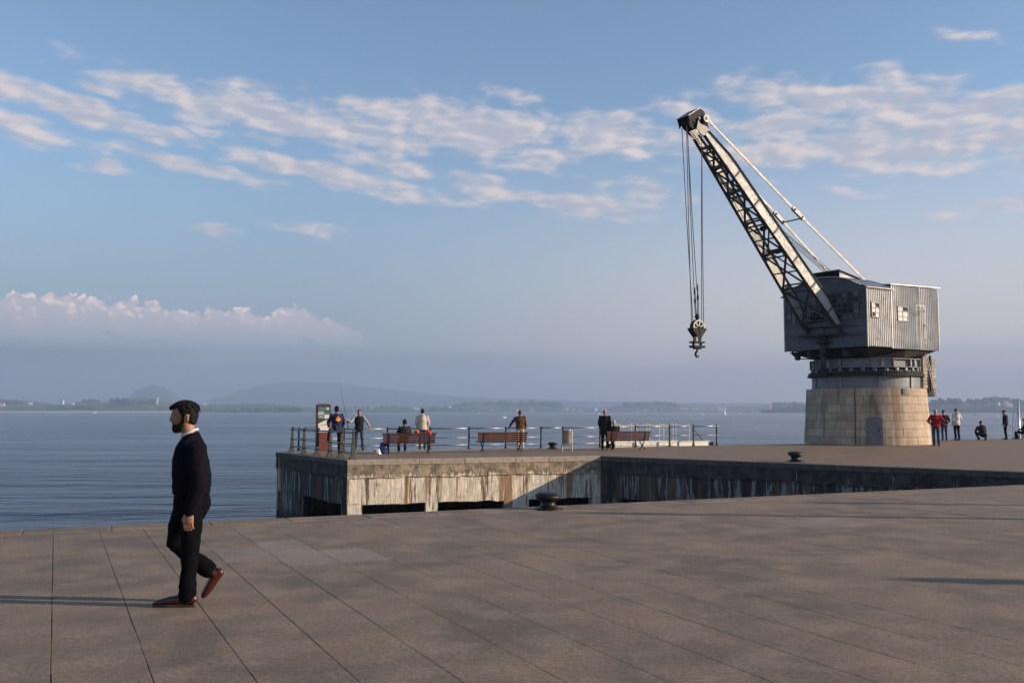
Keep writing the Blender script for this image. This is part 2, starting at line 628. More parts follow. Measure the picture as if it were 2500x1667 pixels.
    def build(self, name, mat, parent=None, smooth=False, bevel=0.0):
        o = bpy.data.objects.new(name, self.mesh(name, mat, smooth))
        col.objects.link(o)
        if parent is not None:
            o.parent = parent
        if bevel:
            md = o.modifiers.new('bevel', 'BEVEL')
            md.width = bevel
            md.segments = 2
            md.limit_method = 'ANGLE'
        return o


def obj_of(name, me, parent=None, loc=(0, 0, 0), rot=(0, 0, 0)):
    o = bpy.data.objects.new(name, me)
    col.objects.link(o)
    o.location = loc
    o.rotation_euler = rot
    if parent is not None:
        o.parent = parent
    return o


def tag(o, label=None, cat=None, group=None, kind=None):
    if label:
        o['label'] = label
    if cat:
        o['category'] = cat
    if group:
        o['group'] = group
    if kind:
        o['kind'] = kind
    return o


def thing(name, label, cat, loc=(0, 0, 0), rz=0.0, group=None):
    o = bpy.data.objects.new(name, None)
    o.empty_display_size = .1
    col.objects.link(o)
    o.location = loc
    o.rotation_euler = (0, 0, rz)
    return tag(o, label, cat, group)


def copy_tree(o, parent=None):
    c = o.copy()
    col.objects.link(c)
    c.parent = parent
    for ch in list(o.children):
        copy_tree(ch, c)
    return c


# ------------------------------------------------------------------ the place: quay, pier, sea
N1, N2 = ground_at(0, 1297), ground_at(2500, 1184)
edge_dir = (N2 - N1).normalized()
edge_in = Vector((edge_dir.y, -edge_dir.x, 0))            # away from the water, towards the camera
P1, P2, P3, P4 = ground_at(677, 1104), ground_at(848, 1123), ground_at(1467, 1113), ground_at(2500, 1152)
FAR = [ground_at(1465, 1091.2), ground_at(1757, 1086.6), ground_at(1960, 1082.6), ground_at(2280, 1073.4), ground_at(2500, 1071.2)]


def meet(a, da, b, db):
    den = da.x * db.y - da.y * db.x
    t = ((b.x - a.x) * db.y - (b.y - a.y) * db.x) / den
    return a + da * t


X = meet(N1, edge_dir, P3, (P4 - P3).normalized())       # head of the inlet
WATER_Z = -2.45

sea = MB().add([(-9000, -900, WATER_Z), (9000, -900, WATER_Z), (9000, 8200, WATER_Z), (-9000, 8200, WATER_Z)], [(0, 1, 2, 3)]).build('sea', 'sea_water')
tag(sea, 'rippled steel-blue water of the bay', kind='structure')

# near quay: a solid block; the paving lies on its bed
far_right = FAR[-1] + (FAR[-1] - FAR[-2]).normalized() * 60
bed_poly = [N1 - edge_dir * 60, X, X + edge_dir * .02, X + edge_dir * 70, Vector((90, -60, 0)), Vector((-60, -60, 0))]
COPW = .46
quay = MB().prism([(p.x, p.y) for p in bed_poly], -4.0, -.07).build('quay_pavement', 'joint_bed')
tag(quay, 'wide grey-brown granite quay pavement in the foreground', kind='structure')

# paving slabs, rows running at right angles to the water
SW, SL = .568, 1.02
u_dir = edge_in
ROW_A = R(25.8)                                          # the slab rows run a little askew of the kerb
e2, u2 = Vector((math.cos(ROW_A), math.sin(ROW_A), 0)), Vector((math.sin(ROW_A), -math.cos(ROW_A), 0))
slabs = []
row0 = COPW + .008


def in_view(p, m=0.0):
    """roughly inside the picture, with a margin of some metres round it"""
    if p.y < .5:
        return False
    hw = p.y * .5435 + 7.0 + m
    return abs(p.x) < hw


phase = ground_at(130, 1300)
ph = (phase - N1).dot(e2) % SW
random.seed(11)
n_lo, n_hi = -40, 74
for i in range(n_lo, n_hi):
    s0 = ph + i * SW
    stag = random.choice((0, .5, .25, .75)) * SL
    strong = random.random() < .45 or i < 6
    t0 = (row0 - .014 - (s0 + SW / 2) * e2.dot(u_dir)) / u2.dot(u_dir)   # where this row meets the kerb
    for k in range(-1, 32):
        a = max(t0, t0 + k * SL - stag)
        b = t0 + (k + 1) * SL - stag
        if b - a < .12:
            continue
        mid = N1 + e2 * (s0 + SW / 2) + u2 * (a + b) / 2
        if (mid - X).dot(edge_dir) > 14 or not in_view(mid):
            continue
        jt = random.uniform(.0026, .0042) if strong and random.random() < .85 else random.uniform(.0006, .0016)
        slabs.append((s0 + jt, s0 + SW - jt, a + .0006, b - .0006, mid))
slabs.sort(key=lambda q: q[4].length + (0 if abs(q[4].x) < q[4].y * .5435 + .6 and q[4].y > 4.8 else 100))
rotq = math.atan2(edge_dir.y, edge_dir.x)


def slab_mesh(w, l):
    mb = MB()
    c = .0018
    t, bz = 0.0, -.065
    o = [(-w / 2, -l / 2), (w / 2, -l / 2), (w / 2, l / 2), (-w / 2, l / 2)]
    i_ = [(-w / 2 + c, -l / 2 + .0006), (w / 2 - c, -l / 2 + .0006), (w / 2 - c, l / 2 - .0006), (-w / 2 + c, l / 2 - .0006)]
    vs = [(x, y, bz) for x, y in o] + [(x, y, t - c) for x, y in o] + [(x, y, t) for x, y in i_]
    fs = [(8, 9, 10, 11)]
    for q in range(4):
        r = (q + 1) % 4
        fs += [(q, r, 4 + r, 4 + q), (4 + q, 4 + r, 8 + r, 8 + q)]
    return mb.add(vs, fs)


PALE = [((590, 1352), .35), ((690, 1340), .45), ((770, 1362), .45), ((860, 1345), .4), ((2040, 1276), .55), ((2110, 1282), .4)]   # newer, paler slabs
cache = {}
rest = MB()
for idx, (s0, s1, a, b, mid) in enumerate(slabs):
    c = N1 + e2 * (s0 + s1) / 2 + u2 * (a + b) / 2
    dz = random.uniform(-.0008, .0006)
    if idx < 300:
        pale = any((c - ground_at(*q)).length < rr_p for q, rr_p in PALE)
        key = (round(s1 - s0, 3), round(b - a, 2), pale)
        if key not in cache:
            cache[key] = slab_mesh(s1 - s0, b - a).mesh('paving_slab', 'granite_paving_pale' if pale else 'granite_paving')
        obj_of('paving_slab', cache[key], quay, (c.x, c.y, dz), (random.uniform(-.0004, .0004), random.uniform(-.0004, .0004), ROW_A))
    else:
        m4 = Matrix.Translation((c.x, c.y, dz)) @ Matrix.Rotation(ROW_A, 4, 'Z')
        sm = slab_mesh(s1 - s0, b - a)
        rest.add([m4 @ Vector(v) for v in sm.v], sm.f)
if rest.v:
    o = rest.build('more_paving_slabs', 'granite_paving', quay)
    o['kind'] = 'stuff'

# deck sheets of the quay outside the laid-out slabs (same stone, at the same level)
def sheet(name, poly, z, mat, parent):
    return MB().add([(p[0], p[1], z) for p in poly], [tuple(range(len(poly)))]).build(name, mat, parent)


sheet('paving_bed_cover', [(p.x, p.y) for p in bed_poly], -.062, 'joint_bed', quay)

# coping stones along the near edge
random.seed(5)
s = -30.0
Ltot = (X - N1).length
while s < Ltot + 1:
    w = random.uniform(1.05, 1.35)
    c = N1 + edge_dir * (s + w / 2) + u_dir * (COPW / 2 - .03)
    if abs(c.x) < c.y * .56 + 3:
        m = MB().box((0, 0, -.15), (w - .01, COPW + .05, .302))
        o = m.build('coping_stone', 'granite_paving', quay, bevel=.012)
        o.location = (c.x, c.y, random.uniform(.004, .007))
        o.rotation_euler = (0, 0, rotq)
    s += w

# pier and far quay: one deck on walls, hollow underneath where the openings are
def outward(a, b):
    d = (b - a).normalized()
    return Vector((d.y, -d.x, 0))


nA, nB, nC, nD = outward(P1, P2), outward(P2, P3), outward(P3, X), outward(FAR[0], P1)
INS = .22                                               # the core stands back behind the wall faces
pier_poly = [P1 - (nA + nD) * INS, P2 - (nA + nB) * INS, P3 - (nB + nC) * INS, X + edge_dir * .3, X + edge_dir * 70, Vector((far_right.x + 40, far_right.y, 0)), far_right] + FAR[:0:-1] + [FAR[0] - nD * INS]
pier = MB().prism([(p.x, p.y) for p in pier_poly], -1.42, -.004).build('stone_pier', 'granite_deck')
tag(pier, 'stone and concrete pier reaching into the bay behind the inlet', kind='structure')
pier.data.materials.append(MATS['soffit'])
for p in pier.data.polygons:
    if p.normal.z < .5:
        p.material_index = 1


def wall_run(A, B, bays, thick=.5, top=-.18, mid=-.6, bot=-3.6, soff=-1.5, mat='pier_wall', cop='coping_granite'):
    """front of the pier between two corners: proud upper band, lower wall, legs between the openings"""
    d = (B - A)
    L = d.length
    d.normalize()
    nrm = Vector((d.y, -d.x, 0))                       # to the water side
    ang = math.atan2(d.y, d.x)
    def piece(name, s0, s1, z0, z1, out, th):
        nx = max(2, int((s1 - s0) / .16))
        nz = max(2, int((z1 - z0) / .16))
        mb = MB()
        vs, fs = [], []
        for i in range(nx + 1):
            for j in range(nz + 1):
                sx = s0 + (s1 - s0) * i / nx
                zz = z0 + (z1 - z0) * j / nz
                dd = out + (mnoise.noise(Vector((A.x + d.x * sx, A.y + d.y * sx, zz)) * 2.2) * .025 + mnoise.noise(Vector((A.x + d.x * sx, A.y + d.y * sx, zz)) * 7) * .012)
                p = A + d * sx + nrm * dd
                e = 0
                if j == 0 and z0 > -2:
                    e = mnoise.noise(Vector((sx * 3, zz, 3.3))) * .05
                vs.append((p.x, p.y, zz + e))
        for i in range(nx):
            for j in range(nz):
                a = i * (nz + 1) + j
                fs.append((a, a + nz + 1, a + nz + 2, a + 1))
        # back and rim
        o = len(vs)
        for (sx, zz) in ((s0, z0), (s1, z0), (s1, z1), (s0, z1)):
            p = A + d * sx - nrm * th
            vs.append((p.x, p.y, zz))
        fs.append((o + 3, o + 2, o + 1, o))
        corner = [0, nx * (nz + 1), nx * (nz + 1) + nz, nz]
        rim = [[i * (nz + 1) for i in range(nx + 1)], [nx * (nz + 1) + j for j in range(nz + 1)],
               [i * (nz + 1) + nz for i in range(nx, -1, -1)], [j for j in range(nz, -1, -1)]]
        for q in range(4):
            fs.append(tuple(rim[q]) + (o + (q + 1) % 4, o + q))
        mb.add(vs, fs)
        return mb.build(name, mat, pier, smooth=False)
    piece('upper_wall_band', 0, L, mid, top, .05, thick)
    piece('lower_wall', 0, L, soff, mid, .0, thick)
    s = 0.0
    for (a, b) in bays:
        if a - s > .05:
            piece('wall_leg', s, a, bot, soff, .0, .22)
        s = b
    if L - s > .05:
        piece('wall_leg', s, L, bot, soff, .0, .22)
    # coping
    s = -.02
    while s < L - .05:
        w = min(random.uniform(1.1, 2.6), L - s)
        c = A + d * (s + w / 2) - nrm * (.25 - .07)
        o = MB().box((0, 0, -.09), (w - .014, .5, .178)).build('coping_stone', cop, pier, bevel=.012)
        o.location = (c.x, c.y, random.uniform(.001, .004))
        o.rotation_euler = (0, 0, ang)
        s += w


def on_wall(A, B, px):
    r = ray_at(px, CY)
    d = (B - A).normalized()
    p = meet(Vector((0, 0, 0)), Vector((r.x, r.y, 0)), A, d)
    return (p - A).dot(d)


wall_run(P2, P3, [(on_wall(P2, P3, 889), on_wall(P2, P3, 1042)), (on_wall(P2, P3, 1071), on_wall(P2, P3, 1231)), (on_wall(P2, P3, 1290), on_wall(P2, P3, 1440))])
L1 = (P2 - P1).length
wall_run(P1, P2, [(L1 * .42, L1 * .93)], mat='pier_wall_shaded', cop='coping_shaded')
L3 = (X - P3).length
wall_run(P3, X, [(.8, 3.4), (4.2, 7.0), (7.8, 10.6), (11.4, 14)], mat='pier_wall_shaded', cop='coping_shaded')
# far side of the pier
wall_run(FAR[0], P1, [], bot=-3.6)
# inner wall of the void so that the openings end in the dark
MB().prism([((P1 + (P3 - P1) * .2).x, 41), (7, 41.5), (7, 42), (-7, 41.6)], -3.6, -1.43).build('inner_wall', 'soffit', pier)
quay.data.materials.append(MATS['pier_wall'])
for p in quay.data.polygons:
    if abs(p.normal.z) < .5:
        p.material_index = 1

# ------------------------------------------------------------------ far shore and hills
mat_land('shore_fields', ((.07, .105, .032), (.12, .125, .055), (.03, .045, .02)), .006)
mat_land('hill_woods', ((.035, .05, .03), (.06, .07, .045), (.03, .04, .025)), .004)
mat_land('town_ground', ((.09, .085, .075), (.13, .12, .10), (.05, .055, .045)), .01)
pm('beach_sand', (.55, .48, .38), .9, var=.1, scale=.02)


def ridge(name, label, prof, dist, depth, mat, rough=.12, step=10, fine=2.0, parent=None):
    """a hill range: crest heights surveyed along its length, slopes rising from the water and falling behind"""
    xs = [p[0] for p in prof]
    rows = (0, .12, .3, .5, .72, .9, 1.0, 1.15, 1.5)
    shape = (0, .25, .5, .68, .86, .97, 1.0, .9, .3)
    vs, fs = [], []
    n = int((xs[-1] - xs[0]) / step) + 1
    for i in range(n):
        px = xs[0] + i * step
        k = 0
        while k < len(prof) - 2 and prof[k + 1][0] < px:
            k += 1
        (xa, ya), (xb, yb) = prof[k], prof[k + 1]
        f = min(1, max(0, (px - xa) / (xb - xa)))
        f = f * f * (3 - 2 * f)
        py = ya + (yb - ya) * f
        for r, h in zip(rows, shape):
            d = dist + depth * r
            crest = depth_at(px, py, dist + depth).z - WATER_Z
            p = depth_at(px, 1000, d)
            nz = mnoise.fractal(Vector((p.x * .004, p.y * .004, dist * .01)), 1.0, 2.0, 5)
            nz2 = mnoise.noise(Vector((p.x * .03, p.y * .02, 1.7)))
            z = WATER_Z - .8 + max(0, crest * h * (1 + rough * nz)) + h * fine * (nz2 + .3 * random.uniform(-1, 1))
            if r == 0:
                z = WATER_Z - 1
            vs.append((p.x, p.y, z))
    m = len(rows)
    for i in range(n - 1):
        for j in range(m - 1):
            a = i * m + j
            fs.append((a, a + m, a + m + 1, a + 1))
    o = MB().add(vs, fs).build(name, mat, parent, smooth=True)
    return tag(o, label, kind='structure')


random.seed(21)
shoreA = ridge('far_shore', 'low green farmland shore across the bay at left', [(-900, 968), (-400, 966), (0, 974), (60, 977), (150, 987), (200, 980), (270, 982), (320, 974), (358, 972), (385, 982), (440, 986), (500, 987), (560, 987), (640, 985), (700, 989), (760, 994), (820, 997), (1000, 999)], 3000, 900, 'shore_fields', .1, 6, 3)
shoreB = ridge('far_shore', 'flat built-up shore across the bay in the middle', [(740, 999), (830, 994), (1000, 993), (1090, 992), (1125, 984), (1160, 979), (1200, 982), (1260, 985), (1330, 987), (1380, 993), (1470, 994), (1520, 988), (1570, 984), (1610, 982), (1650, 988), (1720, 992), (1850, 993), (1905, 987), (1950, 984), (2050, 992)], 4000, 700, 'town_ground', .1, 6, 4)
shoreC = ridge('far_shore', 'wooded hill shore with houses across the bay at right', [(1860, 999), (1960, 990), (2150, 988), (2270, 986), (2310, 981), (2350, 981), (2390, 977), (2430, 972), (2455, 979), (2490, 984), (2600, 978), (2800, 974), (3300, 985)], 2300, 600, 'hill_woods', .08, 4, 5)
hillA = ridge('hill', 'lone rounded hill fading in the haze behind the walking man', [(200, 990), (270, 984), (310, 968), (335, 950), (372, 938), (395, 942), (420, 958), (445, 972), (480, 984), (520, 990)], 6000, 900, 'hill_woods', .05, 5, 6)
hillB = ridge('hill', 'broad mountain almost lost in the haze over the bay', [(470, 992), (530, 972), (590, 952), (650, 938), (720, 932), (800, 934), (900, 944), (1000, 956), (1100, 966), (1250, 974), (1500, 980), (1800, 984), (2100, 988), (3000, 990)], 6900, 900, 'hill_woods', .05, 12, 8)

MB().add([tuple(depth_at(px, 1000, d).xy) + (z,) for px in range(-300, 470, 20) for d, z in ((2940, WATER_Z - .3), (2960, WATER_Z + 2.0), (3012, WATER_Z + 4.5))],
         [(i * 3 + j, i * 3 + j + 3, i * 3 + j + 4, i * 3 + j + 1) for i in range(38) for j in (0, 1)]).build('beach', 'beach_sand', shoreA)

# far woods: clumps of foliage on the shores, too far off to tell the trees apart
pm('far_foliage', (.032, .045, .024), .95, var=.5, scale=.03)


def top_of(px, py_guess, d):
    return depth_at(px, py_guess, d)


def far_wood(label, spots, seed):
    rnd = random.Random(seed)
    mb = MB()
    for (px0, px1, py0, py1, d, n, sz) in spots:
        for _ in range(n):
            px, py = rnd.uniform(px0, px1), rnd.uniform(py0, py1)
            c = depth_at(px, py, d + rnd.uniform(-60, 60))
            for _k in range(3):
                s_ = sz * rnd.uniform(.5, 1.1)
                mb.ellipsoid(c + Vector((rnd.uniform(-1, 1), rnd.uniform(-1, 1), rnd.uniform(-.3, .4))) * sz * .8, (s_, s_, s_ * rnd.uniform(.6, .95)), Euler((rnd.random(), rnd.random(), 0)).to_matrix(), 6, 4)
    o = mb.build('far_wood', 'far_foliage')
    return tag(o, label, kind='stuff')


far_wood('dark woods and hedges on the farmland across the bay', [(265, 375, 976, 994, 3300, 90, 8), (120, 230, 992, 1000, 3150, 40, 7), (0, 60, 980, 996, 3400, 40, 8), (205, 240, 978, 984, 3700, 12, 8), (560, 740, 996, 1002, 3060, 70, 5), (385, 560, 999, 1002, 3060, 26, 4)], 3)
far_wood('grey trees along the built-up shore and the hill across the bay', [(1130, 1370, 984, 1000, 4400, 150, 12), (1520, 1660, 985, 998, 4400, 90, 11), (1890, 1960, 986, 997, 3900, 60, 10), (2268, 2500, 978, 1000, 2700, 260, 8), (2400, 2460, 973, 980, 2850, 30, 8), (2500, 2700, 978, 1000, 2700, 120, 8), (850, 1130, 994, 1001, 4100, 60, 8)], 4)

# far houses: walls, roof and window row
pm('house_white', (.80, .77, .72), .8, var=.06, scale=.2)
pm('house_cream', (.66, .56, .45), .8, var=.08, scale=.2)
pm('house_roof', (.30, .12, .075), .85, var=.2, scale=.3)
pm('house_roof_grey', (.22, .21, .21), .85, var=.2, scale=.3)
pm('house_window', (.04, .05, .06), .2, var=.1)


def house_protos(name, wallm, roofm, w, d, h, rh, rows=1, cols=4):
    r = bpy.data.objects.new(name, None)
    col.objects.link(r)
    MB().box((0, 0, h / 2 - 4), (w, d, h + 8)).build('wall', wallm, r)
    rf = MB().add([(-w / 2 - .4, -d / 2 - .4, h), (w / 2 + .4, -d / 2 - .4, h), (w / 2 + .4, d / 2 + .4, h), (-w / 2 - .4, d / 2 + .4, h), (-w / 2 - .4, 0, h + rh), (w / 2 + .4, 0, h + rh)],
                  [(0, 1, 5, 4), (2, 3, 4, 5), (0, 4, 3), (1, 2, 5), (3, 2, 1, 0)]).build('roof', roofm, r)
    for q in range(rows):
        for c in range(cols):
            MB().box((-w / 2 + w * (c + .5) / cols, -d / 2 - .03, h * (q + .55) / rows), (w / cols * .4, .1, h / rows * .45)).build('window', 'house_window', r)
    return r


random.seed(33)
HOUSES = [  # pixel column, pixel row of the base, distance, type, turn, label
    (74, 986, 3400, 0, 15, 'white house with red roof on the far left slope'), (152, 981, 3600, 1, -10, 'white house beside hedges on the far green slope'),
    (258, 981, 3700, 2, 5, 'long white farmhouse on the hill left of the walking man'), (268, 981, 3690, 0, 20, 'small white house next to the long farmhouse'), (282, 984, 3600, 1, -5, 'white house just right of the long farmhouse'),
    (383, 981, 3500, 3, 0, 'small white chapel tower on the hill in front of the lone hill'), (492, 988, 3800, 2, 0, 'low white sheds on the ridge right of the walking man'), (505, 988, 3820, 1, 8, 'white house at the end of the low sheds'),
    (4, 990, 3200, 4, 10, 'cream house at the left end of the far shore'), (178, 988, 3300, 1, 30, 'pale house below the hedges on the far shore')]
protos = [house_protos('far_house', 'house_white', 'house_roof', 12, 9, 6, 3), house_protos('far_house', 'house_white', 'house_roof_grey', 11, 9, 6, 2.5),
          house_protos('far_house', 'house_white', 'house_roof_grey', 24, 10, 5.5, 2, 1, 7), house_protos('far_chapel', 'house_white', 'house_roof_grey', 6, 6, 15, 5, 2, 1),
          house_protos('far_house', 'house_cream', 'house_roof', 18, 10, 8, 3, 2, 5), house_protos('far_building', 'house_cream', 'house_roof_grey', 42, 14, 17, 1, 4, 9)]
used = set()


def place_house(px, py, d, k, rz, label, group=None):
    o = protos[k] if k not in used else copy_tree(protos[k])
    used.add(k)
    p = depth_at(px, py, d)
    o.location = p
    o.rotation_euler = (0, 0, R(rz))
    tag(o, label, 'house' if k != 3 else 'chapel', group)


for hrow in HOUSES:
    place_house(*hrow)
TG = 'tiny pale houses along the far town shore'
for (px, py, d, k) in [(905, 996, 4200, 0), (925, 994, 4300, 1), (945, 997, 4200, 4), (1010, 997, 4200, 0), (1020, 998, 4150, 1), (1098, 994, 4300, 0), (1130, 995, 4300, 2), (1372, 1000, 4100, 4), (1385, 999, 4100, 0), (1400, 1000, 4100, 1),
                       (1418, 1001, 4050, 4), (1455, 1000, 4100, 0), (1475, 1000, 4100, 2), (1558, 1003, 4050, 0), (1575, 1003, 4050, 1), (1600, 1003, 4050, 0), (1615, 1003, 4050, 4), (1115, 1002, 4050, 0), (1200, 1003, 4050, 1), (1260, 1003, 4050, 0), (1300, 1003, 4050, 4)]:
    place_house(px, py, d, k, random.uniform(-25, 25), 'tiny pale house on the far town shore', TG)
BG = 'grey apartment blocks on the far town shore'
for (px, py) in [(1700, 1003), (1722, 1003), (1745, 1003), (1762, 1003), (1672, 1003)]:
    place_house(px, py, 4100, 5, random.uniform(-10, 10), 'flat grey apartment block on the far town shore', BG)
HG = 'pale houses on the wooded hill at right'
for (px, py) in [(2357, 990), (2412, 993), (2438, 989), (2455, 987), (2352, 1003), (2432, 1004), (2320, 999), (2462, 992), (2300, 1003)]:
    place_house(px, py, 2480, random.choice((0, 1, 4)), random.uniform(-25, 25), 'small pale house on the hazy wooded hill at right', HG)

# ------------------------------------------------------------------ the harbour crane
pm('crane_paint', (.43, .42, .39), .5, var=.12, scale=2.5, bump=.25, bscale=30, grime=(.20, .17, .14), gscale=3.5, spec=.3)
pm('crane_dark', (.05, .052, .055), .6, var=.2, scale=2, bump=.2, bscale=25, grime=(.03, .028, .026), gscale=3, spec=.15)  # also jib lattice: shadow of its underside partly put into this colour
pm('crane_plate', (.165, .175, .19), .45, var=.15, scale=2, bump=.2, bscale=25, grime=(.10, .095, .09), gscale=2.5)
pm('cab_front_shaded', (.075, .085, .10), .5, var=.2, scale=2, bump=.2, bscale=25, grime=(.04, .04, .04), gscale=2.5)  # darker copy of the plate paint; shade of the cab front is painted in
pm('corrugated', (.56, .55, .53), .45, metal=.15, var=.12, scale=1.6, bump=.15, bscale=20, grime=(.26, .23, .20), gscale=2.2)
pm('machine_grease', (.03, .028, .026), .65, var=.35, scale=6, bump=.4, bscale=25, spec=.1)
pm('black_iron', (.010, .0095, .0095), .36, var=.35, scale=9, bump=.6, bscale=35, grime=(.04, .02, .012), gscale=6, spec=.25)
pm('pane_dark', (.018, .022, .028), .12, var=.5, scale=1.1)
pm('pane_glint', (.70, .66, .60), .18, var=.2, scale=3)  # pale glass colour imitates the sun's reflection in the panes
pm('rope_steel', (.03, .028, .028), .6, var=.2, scale=20)
pm('bronze_plaque', (.075, .08, .06), .45, metal=.4, var=.3, scale=12, bump=.3, bscale=40)
pm('door_paint', (.15, .145, .145), .55, var=.2, scale=3, bump=.2, grime=(.10, .08, .07), gscale=4)
pm('old_timber', (.36, .31, .25), .85, var=.35, scale=5, bump=.6, bscale=30, rand=.25, grime=(.09, .08, .065), gscale=5)


def mat_base_stone(name):
    m, t, b = new_mat(name)
    pos = t.n('ShaderNodeNewGeometry').outputs['Position']
    oi = t.n('ShaderNodeObjectInfo').outputs['Random']
    st = t.mapping(pos, scale=(1.6, 1.6, .18))
    run = t.noise(st, 1.2, 6, .62, .3)
    bl = t.noise(pos, 1.7, 6, .62, .3)
    fine = t.noise(pos, 26, 4, .7)
    cc = t.mix(t.smooth(bl, .3, .7), (.36, .275, .195), (.50, .40, .30))
    cc = t.mix(1.0, cc, _grey(t, t.m('MULTIPLY_ADD', oi, .24, .86)), 'MULTIPLY')
    cc = t.mix(t.m('MULTIPLY', t.smooth(run, .54, .66), .62), cc, (.115, .08, .055))
    cc = t.mix(t.m('MULTIPLY', t.smooth(t.noise(t.mapping(pos, loc=(9, 3, 1), scale=(1.2, 1.2, .1)), 1.0, 5, .6), .58, .66), .55), cc, (.27, .15, .08))
    cc = t.mix(.7, cc, _grey(t, t.smooth(fine, .25, .75, .72, 1.28)), 'MULTIPLY')
    t.put(b.inputs['Base Color'], cc)
    b.inputs['Roughness'].default_value = .82
    b.inputs['Specular IOR Level'].default_value = .25
    bp = t.n('ShaderNodeBump')
    bp.inputs['Strength'].default_value = .5
    bp.inputs['Distance'].default_value = .015
    t.put(bp.inputs['Height'], t.m('ADD', fine, t.m('MULTIPLY', bl, 1.5)))
    t.l(bp.outputs[0], b.inputs['Normal'])
    return m


mat_base_stone('base_stone')
pm('mortar', (.07, .055, .04), .95, var=.3, scale=8)

CC = Vector((18.24, 48.7, 0))
PHI = R(211.7)
crane = thing('harbour_crane', 'old grey harbour crane with raised jib on a round stone base', 'crane', CC, PHI)
# --- stone base
base = MB().lathe([(3.03, .0), (2.86, 2.76)], 64).build('stone_base', 'mortar', crane)
random.seed(3)
NC = 7
ch = 2.78 / NC


def ring_block(r0, r1, z0, z1, a, seg=5, depth=.3):
    g = .007
    vs, fs = [], []
    for k in range(seg + 1):
        an = -a / 2 + g / r0 + (a - 2 * g / r0) * k / seg
        for (r, z) in ((r0, z0 + g), (r1, z1 - g), (r1 - depth, z1 - g), (r0 - depth, z0 + g)):
            vs.append((r * math.cos(an), r * math.sin(an), z))
    for k in range(seg):
        for q in range(4):
            fs.append((k * 4 + q, (k + 1) * 4 + q, (k + 1) * 4 + (q + 1) % 4, k * 4 + (q + 1) % 4))
    fs += [(0, 1, 2, 3), tuple(seg * 4 + q for q in (3, 2, 1, 0))]
    return MB().add(vs, fs)


for c in range(NC):
    z0, z1 = c * ch, (c + 1) * ch
    rr = lambda z: 3.08 - (3.08 - 2.91) * z / 2.78
    nb = 17
    unit = 2 * math.pi / nb
    angs = []
    a = random.uniform(0, unit)
    left = 2 * math.pi
    meshes = {}
    while left > 1e-4:
        k = random.choice((.7, .85, 1.0, 1.15, 1.3))
        w = min(k * unit, left)
        if left - w < .45 * unit:
            w = left
        key = round(w, 4)
        if key not in meshes:
            meshes[key] = ring_block(rr(z0), rr(z1), z0, z1, w).mesh('stone_block', 'base_stone')
        o = obj_of('stone_block', meshes[key], base, (0, 0, 0), (0, 0, a + w / 2))
        sc = random.uniform(.997, 1.003)
        o.scale = (sc, sc, 1)
        a += w
        left -= w


def base_frame(lateral_px, z, r):
    """angle (crane-local) of the point of a round body met by that sight line"""
    ry = ray_at(lateral_px, CY)
    d = Vector((ry.x, ry.y)).normalized()
    o = -Vector((CC.x, CC.y))
    bq = o.dot(d)
    cq = o.length_squared - r * r
    t = -bq - math.sqrt(bq * bq - cq)
    p = o + d * t
    return math.atan2(p.y, p.x) - PHI


def curved_plate(a, half_w, z0, z1, r_at, th, seg=8, arch=0.0):
    vs, fs = [], []
    for k in range(seg + 1):
        u = -1 + 2 * k / seg
        zt = z1 - arch * u * u
        for (zz, off) in ((z0, th), (zt, th), (zt, -.1), (z0, -.1)):
            r = r_at(zz) + off
            an = a + u * half_w / r
            vs.append((r * math.cos(an), r * math.sin(an), zz))
    for k in range(seg):
        for q in range(4):
            fs.append((k * 4 + q, (k + 1) * 4 + q, (k + 1) * 4 + (q + 1) % 4, k * 4 + (q + 1) % 4))
    fs += [(0, 1, 2, 3), tuple(seg * 4 + q for q in (3, 2, 1, 0))]
    return MB().add(vs, fs)


r_at = lambda z: 3.08 - .17 * z / 2.78
da = base_frame(2129, 0, 3.05)
door = curved_plate(da, .38, .0, 1.36, r_at, .04, arch=.06).build('door', 'door_paint', base)
door['label'] = 'blue-grey steel door in the round stone base'
ha = base_frame(2139, 0, 3.05)
MB().tube([(3.06 * math.cos(ha), 3.06 * math.sin(ha), .72), (3.14 * math.cos(ha), 3.14 * math.sin(ha), .72)], .035, 10).build('lock', 'black_iron', base)
pa = base_frame(2209, 0, 2.95)
curved_plate(pa, .21, 2.46, 2.76, r_at, .05).build('plaque', 'bronze_plaque', base)['label'] = 'dark bronze plaque near the top of the stone base'
pa = base_frame(2083, 0, 3.0)
pts = [((r_at(z) + .03) * math.cos(pa), (r_at(z) + .03) * math.sin(pa)) + (z,) for z in (0, .7, 1.4, 2.1, 2.78)]
MB().tube(pts, .022, 8).build('drain_pipe', 'mortar', base)

# --- turntable
drum = MB().lathe([(2.62, 2.76), (2.62, 3.40)], 72).build('lower_drum', 'crane_plate', crane, smooth=False)
mb = MB()
for k in range(72):
    a = k * 2 * math.pi / 72
    for z in (2.83, 3.33):
        for off in (-.02, .022):
            mb.ellipsoid((2.625 * math.cos(a + off), 2.625 * math.sin(a + off), z), (.014, .014, .014), None, 5, 4)
mb.build('rivets', 'crane_plate', drum)['kind'] = 'stuff'
for k in range(9):
    a = k * 2 * math.pi / 9 + .22
    MB().box((2.62, 0, 3.07), (.10, .17, .60)).build('stiffener', 'crane_plate', drum).rotation_euler = (0, 0, a)
MB().lathe([(2.55, 3.39), (2.84, 3.39), (2.84, 3.47), (2.70, 3.47), (2.70, 3.60), (2.5, 3.60)], 72, closed=True).build('gear_rim', 'machine_grease', crane)
mb = MB()
for k in range(132):
    a = k * 2 * math.pi / 132
    rot = Matrix.Rotation(a, 3, 'Z')
    mb.box(rot @ Vector((2.74, 0, 3.535)), (.11, .062, .13), rot)
o = mb.build('gear_teeth', 'crane_dark', crane)
o['kind'] = 'stuff'
